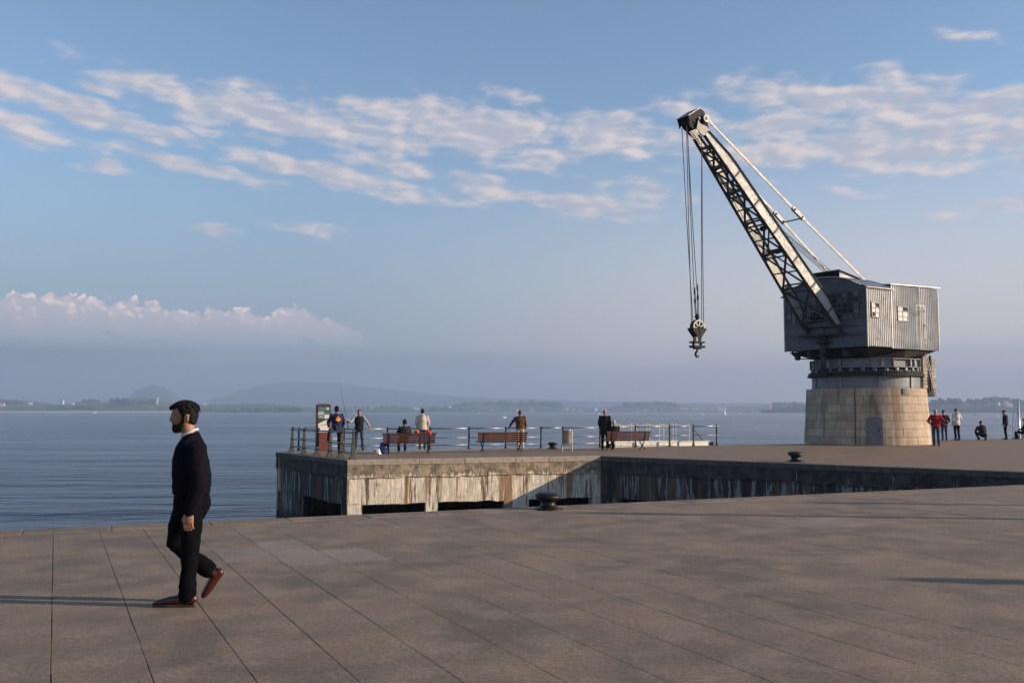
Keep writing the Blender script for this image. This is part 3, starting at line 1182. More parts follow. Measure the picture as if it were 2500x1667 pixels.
roll = MB().lathe([(.0, -.06), (.10, -.06), (.11, -.04), (.11, .04), (.10, .06), (.0, .06)], 14)
roll.v = [(z, y, x) for (x, y, z) in roll.v]
rm = roll.mesh('roller', 'crane_plate', True)
for k in range(30):
    a = k * 2 * math.pi / 30
    o = obj_of('roller', rm, crane, (2.60 * math.cos(a), 2.60 * math.sin(a), 3.69), (0, 0, a))
MB().lathe([(2.48, 3.60), (2.62, 3.60), (2.62, 3.70), (2.48, 3.70)], 60, closed=True).build('roller_path', 'crane_dark', crane)
ring = MB().lathe([(2.40, 3.80), (2.74, 3.80), (2.74, 3.835), (2.60, 3.835), (2.60, 4.205), (2.74, 4.205), (2.74, 4.24), (2.40, 4.24)], 16, closed=True).build('ring_girder', 'crane_plate', crane)
for k in range(16):
    a = (k) * 2 * math.pi / 16
    MB().box((2.655, 0, 4.02), (.12, .05, .37)).build('stiffener', 'crane_plate', ring).rotation_euler = (0, 0, a)
    if k % 2 == 0:
        MB().box((2.60, 0, 4.02), (.09, .16, .36)).build('splice_plate', 'crane_plate', ring).rotation_euler = (0, 0, a + .196)
# underframe between ring and cab
mb = MB()
top = [(2.9, 2.45), (2.9, 1.2), (2.9, -1.2), (2.9, -2.45), (0, -2.45), (-2.4, -2.45), (-2.4, 0), (-2.4, 2.45), (0, 2.45)]
bot = [(1.7, 1.6), (2.1, .8), (2.1, -.8), (1.7, -1.6), (0, -2.3), (-1.7, -1.6), (-2.3, 0), (-1.7, 1.6), (0, 2.3)]
n = len(top)
mb.add([(x, y, 4.70) for x, y in top] + [(x, y, 4.25) for x, y in bot], [tuple(range(n)), tuple(range(n, 2 * n))] + [(i, (i + 1) % n, n + (i + 1) % n, n + i) for i in range(n)])
mb.build('underframe', 'machine_grease', crane)
for yy in (-1.1, 1.1):
    MB().beam((2.95, yy, 4.52), (-2.9, yy, 4.52), .16, .36).build('frame_beam', 'crane_dark', crane)
# slewing shaft in front of the cab
sh_ = MB().tube([(3.22, .05, 3.45), (3.22, .05, 5.05)], .14, 16).build('slewing_shaft', 'crane_dark', crane, True)
MB().lathe([(.14, 0), (.30, .03), (.30, .12), (.2, .18), (.2, .3), (.34, .34), (.34, .42), (.14, .46)], 16, (3.22, .05, 4.98)).build('shaft_bearing', 'machine_grease', sh_)
MB().lathe([(.14, 0), (.27, .0), (.27, .16), (.14, .16)], 14, (3.22, .05, 3.46)).build('pinion', 'machine_grease', sh_)
MB().box((3.2, .05, 4.42), (.34, .34, .18)).build('bracket', 'machine_grease', sh_, bevel=.02)
# pulley bracket under the front corner
br = MB().beam((2.8, -2.3, 4.70), (2.75, -1.9, 4.35), .1, .14)
br.beam((2.75, -1.9, 4.35), (2.5, -.9, 4.30), .05, .05)
brk = br.build('pulley_bracket', 'machine_grease', crane)
w_ = MB().lathe([(.04, -.06), (.15, -.07), (.12, 0), (.15, .07), (.04, .06)], 16)
w_.v = [(z + 2.78, y - 1.95, x + 4.42) for (x, y, z) in w_.v]
w_.build('pulley', 'black_iron', brk, True)

# --- cab
cab = MB().box((.25, 0, 6.15), (5.3, 4.86, 2.75)).build('cab', 'cab_front_shaded', crane)


def corrugate(p0, du, dv, length, height, nrm, pitch=.14, amp=.034, zcut=None):
    """corrugated sheet: from p0, ribs side by side along du, running along dv; zcut lifts the top edge"""
    p0, du, dv, nrm = Vector(p0), Vector(du), Vector(dv), Vector(nrm)
    n = int(length / pitch * 6)
    vs, fs = [], []
    for i in range(n + 1):
        s = length * i / n
        o = math.sin(s / pitch * 2 * math.pi) * amp
        hh = height if zcut is None else height + zcut * s / length
        for (h, off) in ((0, 0), (hh, 0), (hh, -.012), (0, -.012)):
            vs.append(p0 + du * s + dv * h + nrm * (o + off))
    for i in range(n):
        for q in range(4):
            fs.append((i * 4 + q, (i + 1) * 4 + q, (i + 1) * 4 + (q + 1) % 4, i * 4 + (q + 1) % 4))
    fs += [(0, 1, 2, 3), tuple(n * 4 + q for q in (3, 2, 1, 0))]
    return MB().add(vs, fs)


YW = 2.54
corrugate((3.0, YW, 4.765), (-1, 0, 0), (0, 0, 1), 1.82, 2.83, (0, 1, 0)).build('corrugated_sheet', 'corrugated', cab)
corrugate((1.20, YW + .03, 4.71), (-1, 0, 0), (0, 0, 1), 2.2, 3.10, (0, 1, 0), zcut=.03).build('corrugated_sheet', 'corrugated', cab)
corrugate((-1.02, YW + .015, 4.71), (-1, 0, 0), (0, 0, 1), 1.5, 3.13, (0, 1, 0), zcut=.02).build('corrugated_sheet', 'corrugated', cab)
corrugate((-2.52, YW, 4.71), (0, -1, 0), (0, 0, 1), 5.08, 3.12, (-1, 0, 0)).build('corrugated_sheet', 'corrugated', cab)
corrugate((3.0, -YW, 4.765), (-1, 0, 0), (0, 0, 1), 5.52, 2.83, (0, -1, 0)).build('corrugated_sheet', 'corrugated', cab)
# door outline and corner strips on the lit side
for (x0, x1, z0, z1) in ((-.74, -.70, 5.0, 6.92), (-1.42, -1.38, 5.0, 6.92)):
    MB().box(((x0 + x1) / 2, YW + .06, (z0 + z1) / 2), (.014, .006, z1 - z0)).build('door_edge', 'corrugated', cab)
MB().box((-1.06, YW + .055, 6.93), (.74, .006, .014)).build('door_edge', 'corrugated', cab)
for z in (5.2, 5.95, 6.65):
    MB().box((-1.36, YW + .07, z), (.10, .04, .05)).build('hinge', 'black_iron', cab)
for (cx_, cy_) in ((3.01, YW + .02), (3.01, -YW - .02), (-2.53, YW + .02)):
    MB().box((cx_, cy_, 6.17), (.07, .07, 2.88)).build('corner_strip', 'crane_paint', cab)
MB().box((1.20, YW + .05, 6.22), (.03, .02, 3.02)).build('seam_strip', 'corrugated', cab)


def side_window(x0, x1, z0, z1):
    w = MB()
    y = YW + .045
    for x in (x0, x1):
        w.box((x, y, (z0 + z1) / 2), (.04, .08, z1 - z0 + .05))
    for z in (z0, z1):
        w.box(((x0 + x1) / 2, y, z), (x1 - x0 + .05, .08, .05))
    w.box(((x0 + x1) / 2, y + .004, (z0 + z1) / 2), (.035, .06, z1 - z0))
    for i in (1, 2):
        w.box(((x0 + x1) / 2, y + .002, z0 + (z1 - z0) * i / 3), (x1 - x0, .055, .03))
    fr = w.build('window', 'cab_front_shaded', cab)
    for i in range(2):
        for j in range(3):
            cx_ = x0 + (x1 - x0) * (i + .5) / 2
            cz_ = z0 + (z1 - z0) * (j + .5) / 3
            bright = not (i == 0 and j == 2) and not (i == 1 and j == 0 and x0 > 1)
            p = MB().box((0, 0, 0), ((x1 - x0) / 2 - .05, .012, (z1 - z0) / 3 - .04)).build('pane', 'pane_glint' if bright else 'pane_dark', fr)
            p.location = (cx_, YW + .062, cz_)
            p.rotation_euler = (random.uniform(-.03, .03), 0, random.uniform(-.05, .05))
    return fr


side_window(2.17, 2.72, 6.17, 6.87)
side_window(-.02, .76, 6.08, 6.80)

# front of the cab: riveted plates below, glazed grids above
XF = 3.0
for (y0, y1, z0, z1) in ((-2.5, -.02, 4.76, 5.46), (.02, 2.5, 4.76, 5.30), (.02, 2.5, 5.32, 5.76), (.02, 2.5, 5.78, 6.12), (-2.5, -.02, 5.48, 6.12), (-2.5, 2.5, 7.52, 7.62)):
    MB().box((XF, (y0 + y1) / 2, (z0 + z1) / 2), (.06, y1 - y0, z1 - z0)).build('front_plate', 'cab_front_shaded', cab, bevel=.008)
MB().beam((XF + .05, -2.5, 5.47), (XF + .05, 2.5, 5.47), .05, .05).build('rail_strip', 'cab_front_shaded', cab)


def front_glazing(y0, y1, z0, z1, nc, nr):
    fm = MB()
    for i in range(nc + 1):
        y = y0 + (y1 - y0) * i / nc
        fm.box((XF + .02, y, (z0 + z1) / 2), (.06, .035 if 0 < i < nc else .07, z1 - z0))
    for j in range(nr + 1):
        z = z0 + (z1 - z0) * j / nr
        fm.box((XF + .018, (y0 + y1) / 2, z), (.05, y1 - y0, .03 if 0 < j < nr else .06))
    fr = fm.build('front_window', 'cab_front_shaded', cab)
    pmesh = MB().box((0, 0, 0), (.01, (y1 - y0) / nc - .04, (z1 - z0) / nr - .03))
    md, ml = pmesh.mesh('pane', 'pane_dark'), pmesh.mesh('pane', 'pane_pale')
    for i in range(nc):
        for j in range(nr):
            me = ml if random.random() < .3 else md
            obj_of('pane', me, fr, (XF + .012, y0 + (y1 - y0) * (i + .5) / nc, z0 + (z1 - z0) * (j + .5) / nr), (0, random.uniform(-.02, .02), random.uniform(-.03, .03)))
    return fr


pm('pane_pale', (.10, .115, .13), .2, var=.4, scale=1.3)
front_glazing(.15, 2.44, 6.16, 7.48, 7, 5)
front_glazing(-2.44, -.15, 6.16, 7.48, 7, 5)

# arched corrugated roof over the front part, flat lean-to behind
def arch_roof(x0, x1, zE, zC, hw, pitch=.1, amp=.014):
    n = int((x0 - x1) / pitch * 5)
    m = 18
    vs, fs = [], []
    for i in range(n + 1):
        s = (x0 - x1) * i / n
        o = math.sin(s / pitch * 2 * math.pi) * amp
        for lay in (0, -.02):
            for j in range(m + 1):
                u = -1 + 2 * j / m
                vs.append((x0 - s, u * hw, zC - (zC - zE) * u * u + o + lay))
    w = 2 * (m + 1)
    for i in range(n):
        for j in range(m):
            a = i * w + j
            fs.append((a, a + w, a + w + 1, a + 1))
            a += m + 1
            fs.append((a, a + 1, a + w + 1, a + w))
        a = i * w
        fs.append((a, a + m + 1, a + w + m + 1, a + w))
        a = i * w + m
        fs.append((a, a + w, a + w + m + 1, a + m + 1))
    for i in (0, n):
        for j in range(m):
            a = i * w + j
            fs.append((a, a + 1, a + m + 2, a + m + 1))
    return MB().add(vs, fs)


roof = arch_roof(3.16, 1.06, 7.60, 8.36, 2.70).build('roof', 'corrugated', cab)
# gable plate under the arch
gv = [(3.02, -2.5, 7.5), (3.02, 2.5, 7.5)] + [(3.02, u * 2.5, 8.33 - .74 * u * u) for u in [1 - 2 * k / 16 for k in range(17)]]
gb = [(2.95, y, z) for (_, y, z) in gv]
k_ = len(gv)
MB().add(gv + gb, [tuple(range(k_)), tuple(range(2 * k_ - 1, k_ - 1, -1))] + [(i, (i + 1) % k_, k_ + (i + 1) % k_, k_ + i) for i in range(k_)]).build('gable', 'cab_front_shaded', cab)
rr_ = MB()
rr_.add([(1.3, 2.66, 7.83), (1.3, -2.66, 7.83), (-2.66, -2.66, 7.90), (-2.66, 2.66, 7.90), (1.3, 2.66, 7.87), (1.3, -2.66, 7.87), (-2.66, -2.66, 7.94), (-2.66, 2.66, 7.94), (1.3, 0, 8.12), (-2.66, 0, 8.18), (1.3, 0, 8.08), (-2.66, 0, 8.14)],
        [(4, 8, 9, 7), (8, 5, 6, 9), (0, 3, 11, 10), (10, 11, 2, 1), (0, 4, 7, 3), (1, 2, 6, 5), (0, 10, 8, 4), (10, 1, 5, 8), (3, 7, 9, 11), (11, 9, 6, 2)])
rr_.build('rear_roof', 'corrugated', cab)
# rope hatch on the roof, open to the front
hat = MB()
hat.add([(2.75, -.80, 8.30), (2.75, .80, 8.30), (1.35, -.80, 8.30), (1.35, .80, 8.30), (2.75, -.8, 8.62), (2.75, .8, 8.62)], [(1, 3, 5), (0, 4, 2), (2, 3, 1, 0)])
hatch = hat.build('rope_hatch', 'crane_paint', cab)
corrugate((2.95, -.92, 8.665), (0, 1, 0), Vector((-1.75, 0, -.36)).normalized(), 1.84, 1.75, Vector((.2, 0, .98)), .1, .014).build('hatch_roof', 'crane_dark', hatch)
MB().box((2.2, 0, 8.36), (.9, 1.5, .10)).build('hatch_inside', 'machine_grease', hatch)

# --- jib: two plate girders, wide at the foot and close at the tip, laced together below and above
FB, TB = Vector((3.30, 0, 5.77)), Vector((11.25, 0, 14.28))     # underside line
jd = (TB - FB).normalized()
jn = Vector((-jd.z, 0, jd.x))                                    # up from the underside
JL = (TB - FB).length
DEP = .60


def jpt(t, side, h, y_off=0.0):
    hw = .985 + (.345 - .985) * t
    p = FB + jd * (JL * t) + jn * h
    return Vector((p.x, side * hw + y_off, p.z))


jib = MB().beam(jpt(0, -1.05, .30), jpt(0, 1.05, .30), .16, .16).build('jib', 'crane_paint', crane)
for sd in (-1, 1):
    g = MB()
    NS = 24
    def dep(t):
        return DEP * (1 if t > .12 else .55 + .45 * t / .12) * (1 if t < .86 else 1 - .45 * (t - .86) / .14)
    vs, fs = [], []
    for i in range(NS + 1):
        t = i / NS
        for (h, yo) in ((0, -.012), (dep(t), -.012), (dep(t), .012), (0, .012)):
            vs.append(jpt(t, sd, h, yo))
    for i in range(NS):
        for q in range(4):
            fs.append((i * 4 + q, (i + 1) * 4 + q, (i + 1) * 4 + (q + 1) % 4, i * 4 + (q + 1) % 4))
    g.add(vs, fs)
    gir = g.build('girder', 'crane_paint', jib)
    fl = MB()
    for i in range(NS):
        t0, t1 = i / NS, (i + 1) / NS
        fl.beam(jpt(t0, sd, -.01), jpt(t1, sd, -.01), .17, .03, jn)
        fl.beam(jpt(t0, sd, dep(t0) + .01), jpt(t1, sd, dep(t1) + .01), .17, .03, jn)
    fl.build('flange', 'crane_dark', gir)
    for t in (.075, .21, .35, .50, .645, .79):
        s_ = MB().beam(jpt(t, sd, .0, sd * .03), jpt(t, sd, dep(t), sd * .03), .03, .06, jd)
        s_.build('splice_rib', 'crane_dark', gir)
        rv = MB()
        for k in range(8):
            for dt in (-.007, .007):
                rv.ellipsoid(jpt(t + dt, sd, dep(t) * (k + .6) / 8.2, sd * .014), (.014, .014, .014), None, 5, 4)
        rv.build('rivets', 'crane_paint', gir)['kind'] = 'stuff'

bays = [.03, .215, .40, .565, .715, .84, .935]
for i, t in enumerate(bays):
    for dt in (-.011, .011):
        MB().beam(jpt(t + dt, -1, .02), jpt(t + dt, 1, .02), .085, .07).build('cross_brace', 'crane_dark', jib)
    MB().beam(jpt(t, -1, DEP * .86), jpt(t, 1, DEP * .86), .08, .07).build('cross_brace', 'crane_dark', jib)
    if i < len(bays) - 1:
        t2 = bays[i + 1]
        MB().beam(jpt(t, -1, .03), jpt(t2, 1, .03), .11, .03, jn).build('diagonal_brace', 'crane_dark', jib)
        MB().beam(jpt(t, 1, .07), jpt(t2, -1, .07), .11, .03, jn).build('diagonal_brace', 'crane_dark', jib)
        tm = (t + t2) / 2
        MB().beam(jpt(tm, -1, .02), jpt(tm, 1, .02), .06, .06).build('cross_brace', 'crane_dark', jib)
        sg_ = 1 if i % 2 else -1
        MB().beam(jpt(t, sg_, DEP * .84), jpt(t2, -sg_, DEP * .84), .08, .03, jn).build('diagonal_brace', 'crane_dark', jib)
for t in (.215, .40, .565, .715, .84):
    MB().beam(jpt(t, -1, .05), jpt(t, 1, DEP - .06), .06, .06).build('cross_brace', 'crane_dark', jib)
for t in (.03, .215, .40, .565, .715, .84):
    for sd in (-1, 1):
        MB().box((0, 0, 0), (.34, .012, .26)).build('gusset', 'crane_dark', jib).matrix_local = Matrix.Translation(jpt(t, sd * .9, .01)) @ Matrix((jd, Vector((0, 0, 0)) + jn, Vector((0, 1, 0)))).transposed().to_4x4()
# guide rollers half way up
for t in (.52, .40):
    p = jpt(t, 0, .35)
    q = MB().tube([(p.x, -.55, p.z), (p.x, .55, p.z)], .045, 8)
    q.tube([(p.x, -.12, p.z), (p.x, .12, p.z)], .13, 14)
    q.build('guide_roller', 'machine_grease', jib)
# foot bracing in front of the cab
for sd in (-1, 1):
    MB().beam((3.06, sd * .98, 5.45), jpt(0, sd, .2), .12, .24).build('foot_bracket', 'crane_dark', jib)
MB().beam((3.25, -1.3, 5.46), (3.25, 1.3, 5.46), .34, .10).build('foot_beam', 'crane_dark', jib)
MB().beam(jpt(.0, -1, .1), jpt(.2, 1, .1), .10, .06, jn).build('diagonal_brace', 'crane_plate', jib)
MB().beam(jpt(.0, 1, .14), jpt(.2, -1, .14), .10, .06, jn).build('diagonal_brace', 'crane_plate', jib)

# --- jib head with sheaves
hd = MB()
for sd in (-1, 1):
    y = sd * .36
    pl = [(11.08, 14.75), (11.42, 14.80), (11.50, 15.12), (11.98, 14.86), (12.12, 14.62), (12.26, 15.05), (11.56, 15.50), (11.28, 15.40), (11.05, 14.98)]
    n = len(pl)
    hd.add([(x, y - .02, z) for x, z in pl] + [(x, y + .02, z) for x, z in pl], [tuple(range(n)), tuple(range(2 * n - 1, n - 1, -1))] + [(i, (i + 1) % n, n + (i + 1) % n, n + i) for i in range(n)])
head = hd.build('jib_head', 'machine_grease', crane)
for sd in (-1, 1):
    nk = MB()
    pl = [(10.85, 13.95), (11.30, 14.22), (11.72, 14.52), (11.60, 14.98), (11.10, 15.0), (10.92, 14.5)]
    n = len(pl)
    nk.add([(x, sd * .33 - .012, z) for x, z in pl] + [(x, sd * .33 + .012, z) for x, z in pl], [tuple(range(n)), tuple(range(2 * n - 1, n - 1, -1))] + [(i, (i + 1) % n, n + (i + 1) % n, n + i) for i in range(n)])
    nk.build('neck_plate', 'black_iron', head)
hp = MB().add([(12.28, -.40, 15.05), (12.28, .40, 15.05), (11.56, .40, 15.53), (11.56, -.40, 15.53), (12.25, -.40, 15.02), (12.25, .40, 15.02), (11.54, .40, 15.49), (11.54, -.40, 15.49)],
              [(0, 1, 2, 3), (7, 6, 5, 4), (0, 4, 5, 1), (1, 5, 6, 2), (2, 6, 7, 3), (3, 7, 4, 0)])
hp.build('head_cover', 'crane_plate', head)


def wheel_xz(name, mat, parent, c, r, th, hub=.08, spokes=0, groove=True):
    m = MB()
    prof = [(r * .82, -th / 2), (r, -th / 2), (r * .92 if groove else r, 0), (r, th / 2), (r * .82, th / 2)]
    m.lathe(prof, 28, closed=True)
    m.lathe([(hub, -th * .6), (hub, th * .6)], 14)
    if spokes:
        for k in range(spokes):
            a = k * 2 * math.pi / spokes
            m.beam((0, 0, 0), (r * .88 * math.cos(a), r * .88 * math.sin(a), 0), .06, th * .5)
    else:
        m.lathe([(hub, -.02), (r * .85, -.02), (r * .85, .02), (hub, .02)], 28, closed=True)
    m.v = [(c[0] + x, c[1] + z, c[2] + y) for (x, y, z) in m.v]
    return m.build(name, mat, parent)


for y in (-.2, .0, .2):
    wheel_xz('sheave', 'machine_grease', head, (11.78, y, 14.88), .36, .10)
wheel_xz('sheave', 'machine_grease', head, (11.17, .13, 14.55), .20, .08)
pin = MB().tube([(11.22, -.52, 15.05), (11.22, .52, 15.05)], .07, 14).build('head_pin', 'black_iron', crane)
for sd in (-1, 1):
    e = MB().lathe([(.08, -.03), (.19, -.03), (.19, .03), (.08, .03)], 20, closed=True)
    e.v = [(11.22 + x, sd * .455 + z, 15.05 + y) for (x, y, z) in e.v]
    e.build('eye_plate', 'crane_paint', pin)
# tie rods with links
A_, B_, C_ = Vector((11.22, .455, 15.05)), Vector((5.42, .60, 11.25)), Vector((.75, .80, 8.24))
for sd in (-1, 1):
    f_ = lambda p: Vector((p.x, sd * p.y, p.z))
    tr = MB().beam(f_(A_), f_(B_ + (A_ - B_).normalized() * .2), .04, .125).build('tie_rod', 'crane_paint', crane)
    MB().beam(f_(B_ + (C_ - B_).normalized() * .2), f_(C_), .04, .115).build('lower_rod', 'crane_paint', tr)
    d_ = (A_ - B_).normalized()
    lk = MB()
    for off in (-.05, .05):
        lk.beam(f_(B_ - d_ * .38) + Vector((0, off, 0)), f_(B_ + d_ * .38) + Vector((0, off, 0)), .03, .20)
        for s_ in (-.38, .38):
            q = f_(B_ + d_ * s_)
            lk.tube([(q.x, q.y + off - .015, q.z), (q.x, q.y + off + .015, q.z)], .10, 16)
    lk.build('link_plate', 'crane_paint', tr)
    for s_ in (-.3, .3):
        q = f_(B_ + d_ * s_)
        MB().tube([(q.x, q.y - .12, q.z), (q.x, q.y + .12, q.z)], .05, 10).build('link_pin', 'black_iron', tr)
MB().beam((B_.x - .3, -.62, B_.z - .2), (B_.x - .3, .62, B_.z - .2), .12, .05).build('spacer_bar', 'crane_paint', crane)
# ropes from the hatch to the head
for (y0, y1, zz) in ((-.14, -.1, 8.46), (.0, .0, 8.47), (.16, .12, 8.45), (.3, .16, 8.44)):
    MB().tube([(2.3, y0, zz), (6.9, (y0 + y1) / 2, 10.55 + .25), (11.72, y1, 15.18)], .017, 6).build('hoist_rope', 'rope_steel', crane)

# --- counterweight behind the cab and ladder
random.seed(9)
cw = MB().box((-3.55, 0, 2.62), (1.16, 2.5, .42)).build('counterweight', 'machine_grease', crane)
zc = 2.84
row = 0
while zc < 4.36:
    h_ = random.choice((.13, .16, .19, .21))
    x = -4.10
    cuts = [-4.10, random.uniform(-3.75, -3.3), -2.98] if random.random() < .35 else [-4.10, -2.98]
    for q in range(len(cuts) - 1):
        o = MB().box(((cuts[q] + cuts[q + 1]) / 2, 0, zc + h_ / 2), (cuts[q + 1] - cuts[q] - .012, 2.6 + random.uniform(-.03, .03), h_ - .014)).build('timber_beam', 'old_timber', cw, bevel=.012)
    zc += h_
MB().box((-3.52, 1.36, 3.6), (.10, .08, 1.9)).build('strap', 'machine_grease', cw)
MB().beam((-3.5, 1.2, 4.3), (-2.5, 1.2, 4.75), .12, .14).build('hanger', 'machine_grease', cw)
MB().beam((-3.5, -1.2, 4.3), (-2.5, -1.2, 4.75), .12, .14).build('hanger', 'machine_grease', cw)
LA, LB = Vector((-1.72, 2.32, 4.72)), Vector((-3.55, 1.62, 2.38))
ld = (LB - LA).normalized()
lat = Vector((ld.x, ld.y, 0)).normalized()
lw = Vector((-lat.y, lat.x, 0)) * .0 + lat * .17
lad = MB()
for s_ in (-1, 1):
    lad.beam(LA + lw * s_, LB + lw * s_, .035, .05)
ladder = lad.build('ladder', 'crane_paint', crane)
for k in range(11):
    p = LA + (LB - LA) * (k + .5) / 11
    MB().tube([p - lw, p + lw], .014, 6).build('rung', 'crane_paint', ladder)

# --- hook block hanging from the jib
HX = 11.57
hk_w = CC + Matrix.Rotation(PHI, 3, 'Z') @ Vector((HX, 0, 5.42))
hook = thing('hook_block', 'black crane hook block with spoked wheel hanging on ropes', 'hook', hk_w, PHI)
wheel_xz('block_wheel', 'machine_grease', hook, (0, .0, 0), .37, .14, .07, 0)
wheel_xz('spoked_wheel', 'crane_paint', hook, (0, .13, 0), .35, .05, .09, 7, False)
fr = MB()
for y in (-.16, .18):
    pl = [(-.42, -.02), (.42, -.02), (.40, -.10), (.10, -.44), (.08, -.62), (-.08, -.62), (-.10, -.44), (-.40, -.10)]
    n = len(pl)
    fr.add([(x, y - .015, z) for x, z in pl] + [(x, y + .015, z) for x, z in pl], [tuple(range(n)), tuple(range(2 * n - 1, n - 1, -1))] + [(i, (i + 1) % n, n + (i + 1) % n, n + i) for i in range(n)])
fr.beam((0, .2, .06), (0, .2, -.62), .03, .09, (1, 0, 0))
fr.build('block_frame', 'machine_grease', hook)
MB().box((0, .2, -.28), (.06, .012, .5)).build('frame_strap', 'crane_paint', hook)
cr = MB().box((0, 0, -.66), (.64, .36, .07)).box((0, 0, -.86), (.66, .36, .10))
for x in (-.22, .22):
    cr.tube([(x, 0, -.68), (x, 0, -.84)], .06, 8)
cr.box((0, 0, -.93), (.34, .22, .08))
cr.build('crosshead', 'machine_grease', hook)
hkp = [(0, 0, -.88), (0, 0, -1.06)] + [(.0 + .10 * math.sin(a) * 1.0, 0, -1.20 + .11 * math.cos(a)) for a in [0.2 + k * .42 for k in range(11)]]
MB().tube(hkp, [.05, .05] + [.055] * 8 + [.045, .03, .015], 10).build('hook', 'black_iron', hook, True)
MB().ellipsoid((.07, .1, .50), (.11, .11, .14)).build('chain_ball', 'machine_grease', hook, True)
MB().tube([(.07 + .07 * math.cos(a), .1, .33 + .08 * math.sin(a)) for a in [k * math.pi / 6 for k in range(13)]], .022, 6).build('shackle', 'machine_grease', hook)


def link_chain(p, q, n, parent):
    p, q = Vector(p), Vector(q)
    for k in range(n):
        c = p + (q - p) * (k + .5) / n
        L = (q - p).length / n * .66
        pts = []
        for a in range(13):
            an = a * math.pi / 6
            e = Vector((.035 * math.cos(an), 0, 0)) if k % 2 == 0 else Vector((0, .035 * math.cos(an), 0))
            pts.append(c + e + (q - p).normalized() * L * math.sin(an))
        MB().tube(pts, .014, 6).build('chain_link', 'machine_grease', parent)


link_chain((.14, .1, .60), (.18, .1, 1.05), 5, hook)
link_chain((.02, .1, .60), (.01, .1, 1.18), 6, hook)
for (x, z) in ((.18, 1.2), (.01, 1.36)):
    MB().capsule([(x, .1, z - .14), (x, .1, z), (x, .1, z + .16), (x, .1, z + .6)], [.03, .055, .03, .02], 8).build('rope_socket', 'machine_grease', hook)
zt = 14.62 - 5.42
# reeving: ropes drop from the head sheaves to the block
for (x0, z0, x1, y1) in ((.18, 1.5, .44, .05), (.01, 1.7, .32, -.1), (.36, .0, .64, .2), (.27, .12, .56, -.2), (-.25, .1, -.25, .25), (-.37, .0, -.36, .13)):
    MB().tube([(x0, .05, z0), (x0 + (x1 - x0) * .5, y1 * .5, (z0 + zt) / 2), (x1, y1, zt)], .017, 6).build('hoist_rope', 'rope_steel', hook)

# ------------------------------------------------------------------ people
pm('skin', (.33, .165, .098), .55, var=.12, scale=9, spec=.4)
pm('skin_dark', (.20, .105, .065), .55, var=.12, scale=9, spec=.4)
pm('hair_black', (.007, .0055, .005), .6, var=.4, scale=30, bump=.9, bscale=140, spec=.18)
pm('beard_dark', (.016, .0095, .007), .8, var=.5, scale=60, bump=.9, bscale=160, spec=.1)
pm('hair_grey', (.36, .31, .28), .7, var=.3, scale=25, bump=.5, bscale=90)
pm('hair_brown', (.05, .03, .02), .6, var=.3, scale=25, bump=.5, bscale=90)
pm('wool_navy', (.006, .0055, .010), .95, var=.3, scale=30, bump=.5, bscale=220, spec=.05)
pm('denim_black', (.004, .0045, .0058), .92, var=.35, scale=18, bump=.5, bscale=180, spec=.04)
pm('denim_blue', (.035, .05, .075), .85, var=.35, scale=14, bump=.4, bscale=120, spec=.12)
pm('jacket_navy', (.018, .02, .065), .6, var=.25, scale=10, bump=.3, bscale=60, spec=.12)
pm('vest_black', (.012, .014, .012), .7, var=.3, scale=10, bump=.4, bscale=60, spec=.12)
pm('shirt_grey', (.34, .31, .29), .85, var=.2, scale=12, bump=.4, bscale=70)
pm('hoodie_beige', (.52, .44, .36), .9, var=.12, scale=9, bump=.4, bscale=70)
pm('sweater_brown', (.12, .055, .03), .9, var=.2, scale=12, bump=.5, bscale=120, spec=.12)
pm('chino_beige', (.50, .38, .26), .85, var=.15, scale=9, bump=.3)
pm('coat_black', (.010, .010, .011), .8, var=.3, scale=9, bump=.4, bscale=70, spec=.12)
pm('jacket_dark', (.022, .024, .026), .8, var=.3, scale=9, bump=.4, bscale=70, spec=.12)
pm('sweater_red', (.32, .012, .018), .85, var=.18, scale=10, bump=.4, bscale=90, spec=.12)
pm('hoodie_pale', (.55, .52, .50), .85, var=.15, scale=9, bump=.4, bscale=60)
pm('shirt_white', (.62, .60, .57), .8, var=.06, scale=10)
pm('shoe_black', (.012, .011, .010), .4, var=.3, scale=10)
pm('shoe_white', (.62, .60, .56), .6, var=.2, scale=10)
pm('shoe_brown', (.12, .055, .03), .5, var=.2, scale=10)
pm('leather_oxblood', (.052, .0085, .005), .28, var=.4, scale=9, bump=.2, bscale=40, coat=.3)
pm('sole', (.03, .02, .016), .7, var=.2, scale=10)
pm('emblem_orange', (.80, .30, .03), .7, var=.1, scale=10)


def remesh(name, mb, voxel, mat, parent, smooth=6, fac=.5):
    me = mb.mesh(name, mat)
    tmp = bpy.data.objects.new('tmp', me)
    col.objects.link(tmp)
    md = tmp.modifiers.new('r', 'REMESH')
    md.mode = 'VOXEL'
    md.voxel_size = voxel
    md.use_smooth_shade = True
    if smooth:
        sm = tmp.modifiers.new('s', 'SMOOTH')
        sm.iterations = smooth
        sm.factor = fac
    dg = bpy.context.evaluated_depsgraph_get()
    out = bpy.data.meshes.new_from_object(tmp.evaluated_get(dg))
    out.name = name
    bpy.data.objects.remove(tmp)
    bpy.data.meshes.remove(me)
    out.polygons.foreach_set('use_smooth', [True] * len(out.polygons))
    if not out.materials:
        out.materials.append(MATS[mat])
    return obj_of(name, out, parent)


